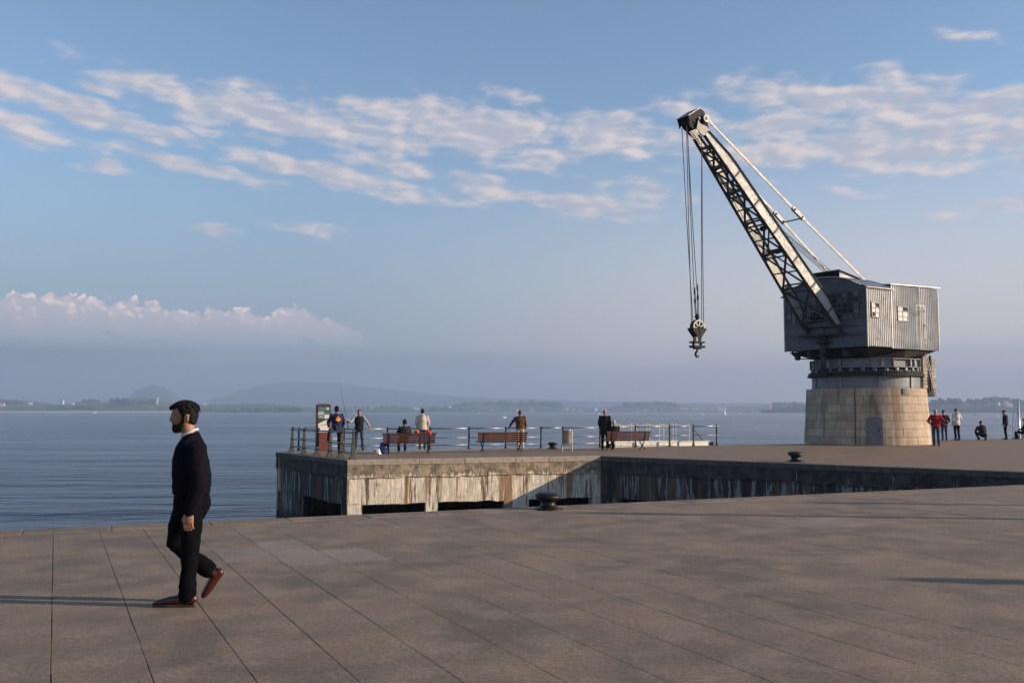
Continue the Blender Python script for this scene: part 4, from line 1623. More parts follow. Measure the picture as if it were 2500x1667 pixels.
def wrinkle(o, amp=.006, f=(9, 9, 16), seed=0.0, zlo=-9, zhi=99):
    """folds in the cloth: push the surface in and out along its normals"""
    me = o.data
    ns = [v.normal.copy() for v in me.vertices]
    for v, n in zip(me.vertices, ns):
        p = v.co
        if zlo < p.z < zhi:
            q = Vector((p.x * f[0] + seed, p.y * f[1] + p.z * 3.0, p.z * f[2] + p.y * 6.0))
            a = 1 - abs(mnoise.noise(q)) * 2
            b_ = mnoise.noise(q * 2.3) * .45
            v.co = p + n * amp * (a - .5 + b_)
    return o


def lerp(a, b, t):
    return a + (b - a) * t


STAND = dict(pelvis=(0, 0, .95), chest=(0, .0, 1.27), neck=(0, -.015, 1.46), head=(0, .02, 1.615), shL=(-.185, -.01, 1.405), shR=(.185, -.01, 1.405),
             elL=(-.235, -.04, 1.13), elR=(.235, -.04, 1.13), wrL=(-.235, .05, .90), wrR=(.235, .05, .90),
             hiL=(-.09, 0, .92), hiR=(.09, 0, .92), knL=(-.10, .02, .50), knR=(.10, .02, .50), anL=(-.105, -.03, .09), anR=(.105, -.03, .09))


def hand(mb, wr, el, side, k=1.0, curl=.5, palm_n=None):
    d = (wr - el).normalized()
    inn = Vector((-side, 0, 0)) if palm_n is None else Vector(palm_n)
    inn = (inn - d * inn.dot(d)).normalized()
    w = d.cross(inn).normalized()               # across the knuckles
    if w.y < 0:
        w = -w
    mb.capsule([wr - d * .02, wr + d * .02, wr + d * .07 * k, wr + d * .095 * k], [.024, .028, .034, .028], 10)
    for i, (ln, o) in enumerate(((.062, .028), (.07, .010), (.066, -.010), (.05, -.027))):
        a = wr + d * .085 * k + w * o
        b = a + d * ln * .5 * k + inn * .012
        c = b + (d * (1 - curl) + inn * curl).normalized() * ln * .55 * k
        mb.capsule([a, b, c], [.0105, .0095, .008], 7)
    a = wr + d * .03 * k + w * .026
    b = a + (d * .7 + w * .6 + inn * .2).normalized() * .035 * k
    mb.capsule([a, b, b + (d * .9 + inn * .4).normalized() * .03 * k], [.012, .0105, .009], 7)


def person(label, loc, rz, pose=None, H=1.75, top='coat_black', legs='denim_black', shoes='shoe_black', hair='hair_black', skin='skin',
           hem=.06, sleeves=None, hood=None, cap=None, head_turn=0.0, group=None, toeL=None, toeR=None, bulk=1.0, extra=None, leg_w=1.0):
    root = thing('person', label, 'person', loc, rz, group)
    k = H / 1.75
    J = {a: Vector(b) for a, b in STAND.items()}
    for a, b in (pose or {}).items():
        J[a] = Vector(b)
    for a in J:
        J[a] = J[a] * k
    latv = (J['shR'] - J['shL']).normalized()
    latp = (J['hiR'] - J['hiL']).normalized()

    def torso(mb, grow, hem_l, topz=True):
        pe, ch_, ne = J['pelvis'], J['chest'], J['neck']
        sp1, sp2 = (ch_ - pe).normalized(), (ne - ch_).normalized()
        rings = []
        def rg(c, up, lat, rx, ry):
            dep_ = up.cross(lat).normalized()
            rings.append((c, lat, dep_, rx * k * bulk + grow, ry * k * bulk + grow))
        if hem_l:
            rg(pe - sp1 * hem_l, sp1, latp, .165, .118)
        rg(pe, sp1, latp, .165, .122)
        rg(lerp(pe, ch_, .45), sp1, (latp + latv).normalized(), .155, .112)
        rg(ch_, sp2, latv, .178, .125)
        rg(lerp(ch_, ne, .55), sp2, latv, .172, .108)
        rg(lerp(ch_, ne, .82), sp2, latv, .125, .085)
        rg(ne + sp2 * .01, sp2, latv, .066, .066)
        mb.loft(rings)

    # body: head, neck, hands and the limbs inside the clothes, one surface
    b = MB()
    hr = Matrix.Rotation(head_turn, 3, 'Z')
    hc = J['head']
    b.ellipsoid(hc + Vector((0, 0, .025)) * k, (.074 * k, .094 * k, .098 * k), hr)
    b.ellipsoid(hc + hr @ Vector((0, .022, -.045)) * k, (.058 * k, .068 * k, .072 * k), hr)
    b.ellipsoid(hc + hr @ Vector((0, .052, -.088)) * k, (.034 * k, .034 * k, .026 * k), hr)
    b.capsule([hc + hr @ Vector((0, .085, .012)) * k, hc + hr @ Vector((0, .104, -.030)) * k], [.010 * k, .016 * k], 8)
    for sd in (-1, 1):
        b.ellipsoid(hc + hr @ Vector((sd * .076, -.008, -.01)) * k, (.012 * k, .022 * k, .034 * k), hr)
        b.ellipsoid(hc + hr @ Vector((sd * .03, .078, -.03)) * k, (.02 * k, .018 * k, .02 * k), hr)
    b.capsule([hc + Vector((0, -.012, -.05)) * k, J['neck'] - Vector((0, 0, .06))], [.052 * k, .058 * k], 12)
    b.loft([(J['pelvis'], latp, Vector((0, 1, 0)), .12, .08), (J['chest'], latv, (J['neck'] - J['chest']).normalized().cross(latv), .13, .085), (J['neck'] - Vector((0, 0, .02)), latv, Vector((0, 1, 0)), .05, .05)])
    for s_, sd in (('L', -1), ('R', 1)):
        b.capsule([J['sh' + s_], J['el' + s_], J['wr' + s_]], [.04 * k, .032 * k, .025 * k], 10)
        hand(b, J['wr' + s_], J['el' + s_], sd, k)
        b.capsule([J['hi' + s_], J['kn' + s_], J['an' + s_]], [.06 * k, .045 * k, .032 * k], 10)
    remesh('body', b, .0095, skin, root, 2)
    # trousers
    t = MB()
    t.ellipsoid(J['pelvis'] - Vector((0, 0, .02)), (.158 * k * bulk, .118 * k * bulk, .12 * k), None)
    for s_ in 'LR':
        hi, kn, an = J['hi' + s_], J['kn' + s_], J['an' + s_]
        t.capsule([hi, lerp(hi, kn, .5), kn, lerp(kn, an, .5), an], [.088 * k, .080 * k * leg_w, .066 * k * leg_w, .060 * k * leg_w, .058 * k * leg_w], 12)
    wrinkle(remesh('trousers', t, .016, legs, root, 4), .012, (7, 7, 12), loc[0])
    # shoes
    for s_, toe in (('L', toeL), ('R', toeR)):
        an = J['an' + s_]
        d = Vector(toe) if toe else Vector((0.03 if s_ == 'R' else -.03, 1, 0))
        d.normalize()
        f = MB()
        dn = (Vector((0, 0, 1)) - d * d.z).normalized()
        a0 = an - dn * (.048 * k)
        f.capsule([a0 - d * .045 * k, a0 + d * .06 * k, a0 + d * .17 * k], [.040 * k, .042 * k, .034 * k], 10)
        f.capsule([an + dn * .01, a0], [.042 * k, .04 * k], 10)
        remesh('shoe', f, .014, shoes, root, 2)
    # top
    u = MB()
    torso(u, .012, hem * k)
    if sleeves is None:
        for s_ in 'LR':
            u.capsule([J['sh' + s_], J['el' + s_], lerp(J['el' + s_], J['wr' + s_], .93)], [.066 * k * bulk, .056 * k * bulk, .042 * k], 12)
    else:
        for s_, sd in (('L', -1), ('R', 1)):
            u.ellipsoid(J['sh' + s_] + Vector((-sd * .03, 0, -.01)), (.06, .06, .06))
    if hood:
        u.ellipsoid(J['neck'] + Vector((0, -.075, .0)) * k, (.11 * k, .07 * k, .085 * k), Euler((R(25), 0, 0)).to_matrix())
    wrinkle(remesh('jacket' if hem > .1 or hood else 'sweater', u, .016, top, root, 4), .016, (7, 7, 9), loc[0])
    if sleeves:
        v = MB()
        for s_ in 'LR':
            v.capsule([J['sh' + s_], J['el' + s_], lerp(J['el' + s_], J['wr' + s_], .93)], [.058 * k, .052 * k, .040 * k], 12)
        remesh('sleeves', v, .014, sleeves, root, 4)
    # hair or cap
    if hair:
        h = MB()
        h.ellipsoid(hc + hr @ Vector((0, -.016, .045)) * k, (.083 * k, .098 * k, .092 * k), hr)
        h.ellipsoid(hc + hr @ Vector((0, -.045, -.005)) * k, (.078 * k, .066 * k, .082 * k), hr)
        remesh('hair', h, .013, hair, root, 2)
    if cap:
        h = MB()
        h.loft([(hc + hr @ Vector((0, -.005, z)) * k, hr @ Vector((1, 0, 0)), hr @ Vector((0, 1, 0)), rx * k, ry * k) for z, rx, ry in ((.045, .086, .108), (.085, .086, .106), (.118, .07, .086), (.137, .03, .04))])
        h.loft([(hc + hr @ Vector((0, y, z)) * k, hr @ Vector((1, 0, 0)), Vector((0, 0, 1)), rx * k, .011 * k) for y, z, rx in ((.06, .060, .078), (.12, .052, .074), (.165, .040, .045))])
        remesh('cap', h, .011, cap, root, 1)
    return root


# ---- the man walking past in the foreground: facing left, weight on his left foot, right heel lifted
man_at = ground_at(430, 1480)
MAN = Vector((depth_at(455, 1250, man_at.y + .10).x, man_at.y + .10, 0))
man = thing('person', 'bearded man in dark navy sweater striding left in oxblood shoes', 'person', MAN, R(90))


def mp(lat_, x, y):
    """local point from the surveyed side view: x, y in picture units at his depth"""
    p = depth_at(x, y, MAN.y + lat_)
    return Vector((lat_, MAN.x - p.x, p.z))


b = MB()
hcx = mp(0, 450, 1008)
b.ellipsoid(mp(0, 451, 1007), (.078, .098, .096))                         # skull
b.ellipsoid(mp(0, 436, 1020), (.062, .062, .085))                         # face
b.ellipsoid(mp(0, 430, 1010), (.058, .036, .05))                          # brow
b.ellipsoid(mp(0, 436, 1043), (.046, .044, .036))                         # jaw
b.ellipsoid(mp(0, 432, 1048), (.028, .026, .024))
b.capsule([mp(0, 421, 1011), mp(0, 418.5, 1020), mp(0, 417.5, 1025)], [.010, .013, .0145], 8)   # nose
for sd in (-1, 1):
    b.ellipsoid(mp(sd * .012, 420.5, 1027), (.010, .012, .009))
    b.ellipsoid(mp(sd * .034, 428, 1024), (.022, .022, .022))              # cheek
    b.ellipsoid(mp(sd * .079, 455, 1022), (.010, .026, .034), Euler((R(-8), 0, sd * R(14))).to_matrix())
    b.ellipsoid(mp(sd * .082, 457, 1015), (.013, .021, .018))
b.ellipsoid(mp(0, 423.5, 1036), (.022, .012, .007))                        # lips
b.ellipsoid(mp(0, 424.5, 1040), (.020, .012, .008))
b.capsule([mp(0, 455, 1030), mp(0, 462, 1062), mp(0, 466, 1085)], [.056, .06, .07], 14)          # neck
b.loft([(mp(0, 462, 1225), (1, 0, 0), (0, 1, 0), .12, .09), (mp(0, 466, 1110), (1, 0, 0), (0, 1, 0), .15, .10), (mp(0, 464, 1072), (1, 0, 0), (0, 1, 0), .07, .06)])
jl = dict(sh=mp(-.195, 477, 1098), el=mp(-.25, 486, 1184), wr=mp(-.235, 462, 1250))
jr = dict(sh=mp(.195, 474, 1098), el=mp(.25, 468, 1186), wr=mp(.235, 438, 1246))
for j in (jl, jr):
    b.capsule([j['sh'], j['el'], j['wr']], [.045, .038, .027], 12)
# hands: thumbs forward, fingers curled
for j, sd in ((jl, -1), (jr, 1)):
    wr = j['wr']
    dn = Vector((0, .045, -1)).normalized()
    fw = Vector((0, 1, .04)).normalized()
    inn = Vector((-sd, 0, 0))
    b.loft([(wr - dn * .02, Vector((1, 0, 0)), fw, .020, .028), (wr + dn * .03, Vector((1, 0, 0)), fw, .020, .040), (wr + dn * .075, Vector((1, 0, 0)), fw, .018, .044), (wr + dn * .095, Vector((1, 0, 0)), fw, .014, .038)], 12)
    for i, (o, l1, cu) in enumerate(((.034, .034, .5), (.012, .038, .7), (-.010, .036, .85), (-.031, .029, 1.0))):
        a = wr + dn * .088 + fw * o
        k1 = a + (dn + inn * .25 * cu).normalized() * l1
        k2 = k1 + (dn * .75 + inn * .7 * cu - fw * .10).normalized() * l1 * .72
        k3 = k2 + (dn * .35 + inn * 1.0 * cu - fw * .12).normalized() * l1 * .55
        b.capsule([a, k1, k2, k3], [.0112, .0105, .0096, .0082], 8)
    a = wr + dn * .035 + fw * .036
    b.capsule([a, a + (dn * .8 + fw * .45 + inn * .35).normalized() * .038, a + (dn * 1.0 + fw * .22 + inn * .55).normalized() * .068], [.0135, .012, .0095], 8)
hipL, hipR = mp(-.095, 466, 1232), mp(.095, 458, 1232)
kneeL, kneeR = mp(-.10, 464, 1352), mp(.095, 430, 1328)
ankL, ankR = mp(-.10, 457, 1452), mp(.10, 512, 1392)
for h_, k_, a_ in ((hipL, kneeL, ankL), (hipR, kneeR, ankR)):
    b.capsule([h_, k_, a_], [.06, .045, .035], 12)
remesh('body', b, .0052, 'skin', man, 2, .4)
# eyes, brows
for sd in (-1, 1):
    e = MB().ellipsoid(mp(sd * .032, 424.5, 1016), (.012, .010, .0075)).build('eye', 'shoe_white', man, True)
    MB().ellipsoid(mp(sd * .033, 422.3, 1016), (.005, .005, .0055), None, 8, 6).build('iris', 'hair_black', e, True)
    MB().capsule([mp(sd * .018, 420, 1010.5), mp(sd * .036, 421, 1008.8), mp(sd * .052, 425, 1010)], [.0055, .0065, .004], 6).build('eyebrow', 'hair_black', man)
# hair: swept up and forward over the brow, full at the back, short sideburn
h = MB()
h.ellipsoid(mp(0, 457, 1001), (.087, .096, .078))
h.ellipsoid(mp(0, 470, 1010), (.082, .050, .088))
h.ellipsoid(mp(0, 472, 1026), (.062, .030, .040))
h.ellipsoid(mp(0, 443, 988.5), (.074, .088, .040), Euler((R(-16), 0, 0)).to_matrix())
h.ellipsoid(mp(.01, 427, 992), (.062, .050, .024), Euler((R(-24), 0, 0)).to_matrix())
h.ellipsoid(mp(.0, 424, 993), (.052, .023, .023), Euler((R(-35), 0, 0)).to_matrix())
for sd in (-1, 1):
    h.ellipsoid(mp(sd * .066, 449, 1007), (.018, .034, .05))
    h.ellipsoid(mp(sd * .071, 447, 1019), (.010, .016, .038))
rh = random.Random(17)
for k in range(190):                                                     # locks combed back and up from the parting
    a, e = rh.uniform(0, 2 * math.pi), rh.uniform(.05, 1.45)
    n_ = Vector((math.cos(a) * math.cos(e), math.sin(a) * math.cos(e), math.sin(e)))
    c_ = mp(0, 459, 1003) + Vector((n_.x * .083, n_.y * .098, n_.z * .083))
    if c_.y > mp(0, 440, 1000).y and n_.z < .55:
        continue
    fl_ = Vector((.15 * n_.x, -.75, .1 - .8 * max(0, -n_.y)))
    fl_ = (fl_ - n_ * fl_.dot(n_)).normalized()
    L_ = rh.uniform(.014, .026)
    h.capsule([c_ - fl_ * L_, c_ + n_ * rh.uniform(.002, .007), c_ + fl_ * L_ + n_ * rh.uniform(-.002, .006)], [.004, .0075, .003], 6)
for k in range(40):                                                      # quiff hanging over the brow
    l_ = rh.uniform(-.055, .05)
    p_ = mp(0, rh.uniform(418, 440), 0)
    qx = rh.uniform(424, 446)
    b0 = Vector((l_, mp(0, qx, 990).y, mp(0, 430, 981.5 + (446 - qx) * .52 + rh.uniform(0, 5)).z))
    h.capsule([b0, b0 + Vector((rh.uniform(-.01, .01), .014, .003)), b0 + Vector((rh.uniform(-.015, .01), .022, rh.uniform(-.022, -.012)))], [.007, .007, .004], 6)
remesh('hair', h, .0046, 'hair_black', man, 1, .35)
# beard: jaw line, chin and moustache
h = MB()
h.ellipsoid(mp(0, 432, 1047), (.044, .042, .034))
h.ellipsoid(mp(0, 430, 1051), (.034, .030, .022))
h.ellipsoid(mp(0, 423.5, 1032), (.030, .014, .008))
for sd in (-1, 1):
    h.capsule([mp(sd * .066, 446, 1028), mp(sd * .058, 442, 1042), mp(sd * .034, 433, 1049)], [.014, .020, .026], 10)
    h.capsule([mp(sd * .024, 424, 1033), mp(sd * .034, 428, 1042)], [.010, .014], 8)
    h.ellipsoid(mp(sd * .050, 438, 1040), (.014, .026, .024))
for k in range(90):
    l_ = rh.uniform(-.05, .05)
    c_ = mp(l_, rh.uniform(426, 444), rh.uniform(1038, 1054))
    if abs(l_) < .028 and c_.z > mp(0, 430, 1046).z:
        c_.y = mp(0, 425, 1040).y
    h.capsule([c_ + Vector((l_ * .12, 0, .006)), c_ + Vector((l_ * .15, .006, -.012))], [.006, .003], 6)
remesh('beard', h, .0046, 'beard_dark', man, 1, .35)
# shirt collar
rings = []
for off in (.0, .012):
    pass
cvs, cfs = [], []
SEG = 28
for i in range(SEG + 1):
    a = R(12) + (2 * math.pi - R(24)) * i / SEG + math.pi / 2        # gap at the front
    for (zz, r) in ((0, .072), (.020, .066), (.020, .061), (0, .066)):
        y = math.sin(a) * r * 1.08
        x = math.cos(a) * r
        tilt = -.46 * y
        c0 = mp(0, 463, 1059)
        cvs.append((c0.x + x, c0.y + y, c0.z + zz + tilt))
for i in range(SEG):
    for q in range(4):
        cfs.append((i * 4 + q, (i + 1) * 4 + q, (i + 1) * 4 + (q + 1) % 4, i * 4 + (q + 1) % 4))
cfs += [(0, 1, 2, 3), tuple(SEG * 4 + q for q in (3, 2, 1, 0))]
MB().add(cvs, cfs).build('shirt_collar', 'shirt_white', man, True)
# sweater
u = MB()
lx, ly = Vector((1, 0, 0)), Vector((0, 1, 0))
u.loft([(mp(0, 468, 1194), lx, ly, .175, .150), (mp(0, 468, 1186), lx, ly, .195, .162), (mp(0, 467, 1160), lx, ly, .200, .160), (mp(0, 466, 1120), lx, ly, .205, .143), (mp(0, 468, 1092), lx, ly, .205, .120),
        (mp(0, 467, 1076), lx, ly, .150, .092), (mp(0, 464, 1062), Vector((1, 0, 0)), Vector((0, 1, -.46)).normalized(), .084, .080)], 26)
for j in (jl, jr):
    lo = lerp(j['el'], j['wr'], .98)
    u.capsule([j['sh'], lerp(j['sh'], j['el'], .5), j['el'], lerp(j['el'], j['wr'], .5), lerp(j['el'], j['wr'], .80), lo], [.082, .074, .066, .060, .056, .046], 14)
wrinkle(remesh('sweater', u, .0085, 'wool_navy', man, 5), .008, (6, 6, 9))
# ribbed hem and cuffs
MB().lathe([(.158, -.03), (.166, -.02), (.166, .02), (.158, .03)], 26, (0, 0, 0), True).build('hem', 'wool_navy', man, True).matrix_local = Matrix.Translation(mp(0, 467.5, 1196)) @ Matrix.Diagonal((1.12, .93, 1, 1))
for j in (jl, jr):
    p0, p1 = lerp(j['el'], j['wr'], .82), lerp(j['el'], j['wr'], 1.06)
    MB().tube([p0, lerp(p0, p1, .15), lerp(p0, p1, .85), p1], [.046, .049, .047, .042], 16).build('cuff', 'wool_navy', man, True)
# trousers
t = MB()
t.loft([(mp(0, 468, 1190), lx, ly, .165, .130), (mp(0, 468, 1215), lx, ly, .18, .150), (mp(0, 465, 1245), lx, ly, .175, .150), (mp(0, 460, 1268), lx, ly, .14, .12)], 22)
t.ellipsoid(mp(0, 492, 1228), (.15, .072, .10))
t.capsule([hipL, mp(-.10, 466, 1290), kneeL, mp(-.10, 460, 1400), mp(-.10, 458, 1436), mp(-.10, 457, 1452)], [.102, .092, .072, .068, .073, .076], 18)
t.capsule([hipR, mp(.095, 438, 1285), mp(.095, 427, 1325), mp(.095, 462, 1356), mp(.10, 498, 1381), mp(.10, 508, 1389)], [.106, .096, .073, .073, .076, .074], 18)
wrinkle(remesh('trousers', t, .0085, 'denim_black', man, 5), .007, (5, 5, 11), 4.0)


def dress_shoe(name, pts, parent):
    """lofted shoe: sections (x, y of the top of the foot line, half width, half height)"""
    f = MB()
    rings = []
    for i, (p, hw, hh) in enumerate(pts):
        a = pts[max(0, i - 1)][0]
        c = pts[min(len(pts) - 1, i + 1)][0]
        d = (c - a).normalized()
        up = Vector((1, 0, 0)).cross(d).normalized()
        rings.append((p, Vector((1, 0, 0)), up, hw, hh))
    f.loft(rings, 16)
    return f


# standing foot
lt = -.10
f = dress_shoe('shoe', [(mp(lt, 479, 1466), .020, .020), (mp(lt, 476, 1463), .034, .042), (mp(lt, 462, 1462), .040, .048), (mp(lt, 440, 1463.5), .043, .046), (mp(lt, 418, 1465.5), .047, .041), (mp(lt, 396, 1468.5), .047, .033), (mp(lt, 381, 1470.5), .038, .026), (mp(lt, 373.5, 1472), .018, .016)], man)
f.capsule([mp(lt, 458, 1464), mp(lt, 457, 1448)], [.045, .05], 12)
so = remesh('shoe', f, .0065, 'leather_oxblood', man, 3)
sl = MB()
pl = [(480, .018), (474, .034), (455, .038), (430, .040), (405, .049), (388, .044), (376, .026), (371.5, .010)]
outl = [(lt + w, x) for x, w in pl] + [(lt - w, x) for x, w in pl[::-1]]
n = len(outl)
top_ = [mp(l, x, 1475.2) for l, x in outl]
bt_ = [mp(l, x, 1478.0) for l, x in outl]
for v in bt_:
    v.z = .0015
sl.add(top_ + bt_, [tuple(range(n)), tuple(range(2 * n - 1, n - 1, -1))] + [(i, (i + 1) % n, n + (i + 1) % n, n + i) for i in range(n)])
sl.add([mp(l, x, 1470) if False else v + Vector((0, 0, .012)) for (l, x), v in zip(outl, top_)], [tuple(range(n))])
sl.build('sole', 'sole', so)
# lifted foot: toe down, heel up
rt = .10
f = dress_shoe('shoe', [(mp(rt, 543, 1389), .018, .018), (mp(rt, 538, 1393), .034, .042), (mp(rt, 528, 1404), .040, .047), (mp(rt, 518, 1420), .043, .043), (mp(rt, 509, 1435), .047, .040), (mp(rt, 501, 1447), .044, .034), (mp(rt, 496, 1455), .030, .024), (mp(rt, 493.5, 1459), .014, .013)], man)
f.capsule([mp(rt, 527, 1402), mp(rt, 516, 1394)], [.045, .05], 12)
so = remesh('shoe', f, .0065, 'leather_oxblood', man, 3)

# ------------------------------------------------------------------ railings
pm('rail_steel', (.30, .29, .28), .38, metal=.6, var=.15, scale=6)
pm('post_iron', (.016, .0135, .012), .55, var=.3, scale=7, bump=.3, bscale=40)
pm('white_paint', (.72, .68, .60), .5, var=.1, scale=5, grime=(.30, .24, .18), gscale=4)
pm('rope_tan', (.50, .43, .34), .9, var=.2, scale=20)


def slim_post(parent, p, h=.93):
    o = MB().lathe([(.0, 0), (.085, 0), (.085, .02), (.055, .05), (.048, .14), (.038, .2), (.034, h - .05), (.046, h - .03), (.05, h), (.04, h + .03), (0, h + .035)], 10).build('post', 'post_iron', parent, True)
    o.location = p
    return o


back_px = [(729, 1100.6), (840, 1099.6), (946, 1098.2), (1050, 1096.8), (1145, 1096), (1235, 1094.8), (1321, 1093.6), (1374, 1093), (1465, 1092)]
r1 = thing('railing', 'long grey three-bar railing with slim black posts along the far pier edge', 'railing', (0, 0, 0))
pts = [ground_at(*q) for q in back_px]
for p in pts:
    slim_post(r1, p)
p0_, p1_ = pts[0] + (pts[0] - pts[1]).normalized() * .35, pts[-1]
for h, r in ((.90, .028), (.50, .018), (.19, .018)):
    for i in range(len(pts) - 1):
        if h < .8 and i == 6:
            continue
        a = p0_ if i == 0 else pts[i]
        MB().tube([a + Vector((0, 0, h)), pts[i + 1] + Vector((0, 0, h))], r, 8).build('rail', 'rail_steel', r1, True)

r2 = thing('railing', 'short railing run behind the white gangway', 'railing', (0, 0, 0))
pts2 = [ground_at(1465, 1092) + Vector((.12, .02, 0)), ground_at(1552, 1090.4), ground_at(1635, 1089), ground_at(1693, 1087.9), ground_at(1750, 1087)]
for p in pts2[1:]:
    slim_post(r2, p, .98)
for h, r in ((.93, .026), (.50, .016)):
    for i in range(4):
        MB().tube([pts2[i] + Vector((0, 0, h)), pts2[i + 1] + Vector((.0 if i < 3 else .15, 0, h))], r, 8).build('rail', 'rail_steel', r2, True)

r3 = thing('railing', 'railing with stout flared iron posts across the pier end', 'railing', (0, 0, 0))
end_px = [(714, 1103.4), (743, 1107), (775.5, 1110.6), (807, 1114.4), (834, 1117.6), (863, 1121)]
pts3 = [ground_at(*q) for q in end_px]
e_dir = (pts3[-1] - pts3[0]).normalized()
e_ang = math.atan2(e_dir.y, e_dir.x)


def flared_post(parent, p):
    """cast post: broad foot sweeping up to a slim head, thicker across the run"""
    h = .95
    prof = [(0, .30, .09), (.03, .29, .09), (.05, .22, .075), (.16, .17, .065), (.35, .14, .058), (.6, .11, .052), (.86, .085, .046), (.9, .095, .055), (.97, .095, .055)]
    vs, fs = [], []
    for z, wx, wy in prof:
        vs += [(-wy / 2, -wx * .62, z), (wy / 2, -wx * .62, z), (wy / 2, wx * .38, z), (-wy / 2, wx * .38, z)]
    for i in range(len(prof) - 1):
        for q in range(4):
            fs.append((i * 4 + q, i * 4 + (q + 1) % 4, (i + 1) * 4 + (q + 1) % 4, (i + 1) * 4 + q))
    n = len(prof) - 1
    fs += [(3, 2, 1, 0), tuple(n * 4 + q for q in range(4))]
    o = MB().add(vs, fs).build('post', 'post_iron', parent, bevel=.012)
    o.location = p
    o.rotation_euler = (0, 0, e_ang)
    MB().tube([(-.03, .02, .985), (.03, .02, .985)], .05, 10).build('post_cap', 'post_iron', o)
    return o


for p in pts3:
    flared_post(r3, p)
for h, r in ((.91, .032), (.52, .022), (.22, .022)):
    for i in range(5):
        MB().tube([pts3[i] + Vector((0, 0, h)), pts3[i + 1] + Vector((0, 0, h))], r, 8).build('rail', 'rail_steel', r3, True)
for h, r in ((.91, .03), (.50, .018), (.19, .018)):
    MB().tube([pts3[0] + Vector((0, 0, h)), p0_ + Vector((0, 0, h - .01))], r, 8).build('rail', 'rail_steel', r3, True)

# ------------------------------------------------------------------ benches
pm('bench_wood', (.085, .027, .016), .5, var=.3, scale=5, bump=.3, bscale=30, rand=.12)


def bench(label, pa, pb):
    mid = (pa + pb) / 2
    ang = math.atan2(pb.y - pa.y, pb.x - pa.x)
    root = thing('bench', label, 'bench', mid, ang, 'slatted benches facing the bay')
    Lb = 2.05
    # seat towards +y (the sea), back leaning towards the camera
    back = [(-.02, .43), (-.055, .515), (-.085, .60), (-.11, .685), (-.125, .765)]
    for i, (y, z) in enumerate(back):
        o = MB().box((0, 0, 0), (Lb + (.06 if i == 4 else 0), .026, .074)).build('back_slat', 'bench_wood', root, bevel=.008)
        o.location = (0, y, z)
        o.rotation_euler = (R(18), 0, 0)
    for i in range(5):
        o = MB().box((0, 0, 0), (Lb, .078, .028)).build('seat_slat', 'bench_wood', root, bevel=.008)
        o.location = (0, .06 + i * .092, .415 + .006 * (i - 2) ** 2 * .5)
    for x in (-.78, .78):
        l = MB()
        l.tube([(x, -.02, .40), (x, .02, .28), (x, .14, .19), (x, .30, .10), (x, .40, .0)], [.024, .022, .02, .02, .026], 8)
        l.tube([(x, .40, .40), (x, .34, .28), (x, .18, .19), (x, .02, .10), (x, -.10, .0)], [.024, .022, .02, .02, .026], 8)
        l.tube([(x, -.03, .395), (x, .46, .395)], .022, 8)
        l.tube([(x, -.01, .38), (x, -.05, .46), (x, -.09, .56), (x, -.135, .70), (x, -.15, .80)], [.024, .022, .02, .018, .016], 8)
        l.tube([(x + .03 * math.cos(a), .16 + .07 * math.cos(a), .19 + .07 * math.sin(a)) for a in [k * math.pi / 6 for k in range(13)]], .011, 6)
        l.build('leg_frame', 'black_iron', root, True)
    return root


bench('slatted brown bench with an orange and a red jacket on it', ground_at(953.7, 1107.6), ground_at(1042.6, 1106.6))
bench('slatted brown bench in front of the man in brown sweater', ground_at(1185, 1103.8), ground_at(1266, 1102.8))
bench('slatted brown bench left of the white gangway', ground_at(1495, 1098.8), ground_at(1570, 1097.6))

# jackets on the first bench, bags beside it
pm('cloth_orange', (.75, .13, .03), .8, var=.2, scale=14, bump=.5, bscale=50)
pm('cloth_red', (.60, .03, .03), .8, var=.2, scale=14, bump=.5, bscale=50)
bp1 = ground_at(1020, 1106.8)
for (px, mat, lab) in ((1018.5, 'cloth_orange', 'bright orange jacket draped over the bench back'), (1048, 'cloth_red', 'bright red jacket draped over the bench back')):
    q = ground_at(px, 1106.6)
    m = MB()
    for k in range(5):
        m.ellipsoid((random.uniform(-.05, .05), random.uniform(-.02, .06), random.uniform(-.03, .05)), (random.uniform(.05, .10), random.uniform(.04, .07), random.uniform(.035, .06)), Euler((random.random(), random.random(), random.random())).to_matrix(), 10, 7)
    m.ellipsoid((0, .0, .02), (.115, .05, .05))
    m.ellipsoid((.05, -.055, -.05), (.05, .03, .085))
    o = remesh('jacket', m, .014, mat, None, 3)
    o.location = q + Vector((-.02, -.06, .815))
    tag(o, lab, 'jacket')

pm('bag_blue', (.012, .04, .19), .35, var=.4, scale=16, bump=.8, bscale=30)
pm('bag_white', (.62, .58, .55), .45, var=.3, scale=14, bump=.7, bscale=30)
pm('bag_red', (.35, .05, .05), .5, var=.2, scale=14)


def crumpled_bag(label, loc, rz, w, d, h, mat, lean=0.0):
    vs, fs = [], []
    S, Rr = 20, 8
    for j in range(Rr + 1):
        t = j / Rr
        for k in range(S):
            a = 2 * math.pi * k / S
            sq = 1 / max(abs(math.cos(a)), abs(math.sin(a))) ** .6
            taper = 1 - .25 * t
            x = w / 2 * math.cos(a) * sq * taper
            y = d / 2 * math.sin(a) * sq * (1 - .7 * t * t)
            n_ = mnoise.noise(Vector((x * 9 + 3, y * 9, t * 4 + w * 7))) * .035
            vs.append((x + n_ + lean * t, y + n_, max(0.0, h * t * (1 + .10 * math.sin(a * 2 + 1)) + n_ * t)))
    for j in range(Rr):
        for k in range(S):
            a, b_ = j * S + k, j * S + (k + 1) % S
            fs.append((a, b_, b_ + S, a + S))
    fs.append(tuple(range(S))[::-1])
    fs.append(tuple(Rr * S + k for k in range(S)))
    o = MB().add(vs, fs).build('bag', mat, None, True)
    o.location = loc
    o.rotation_euler = (0, 0, rz)
    return tag(o, label, 'bag')


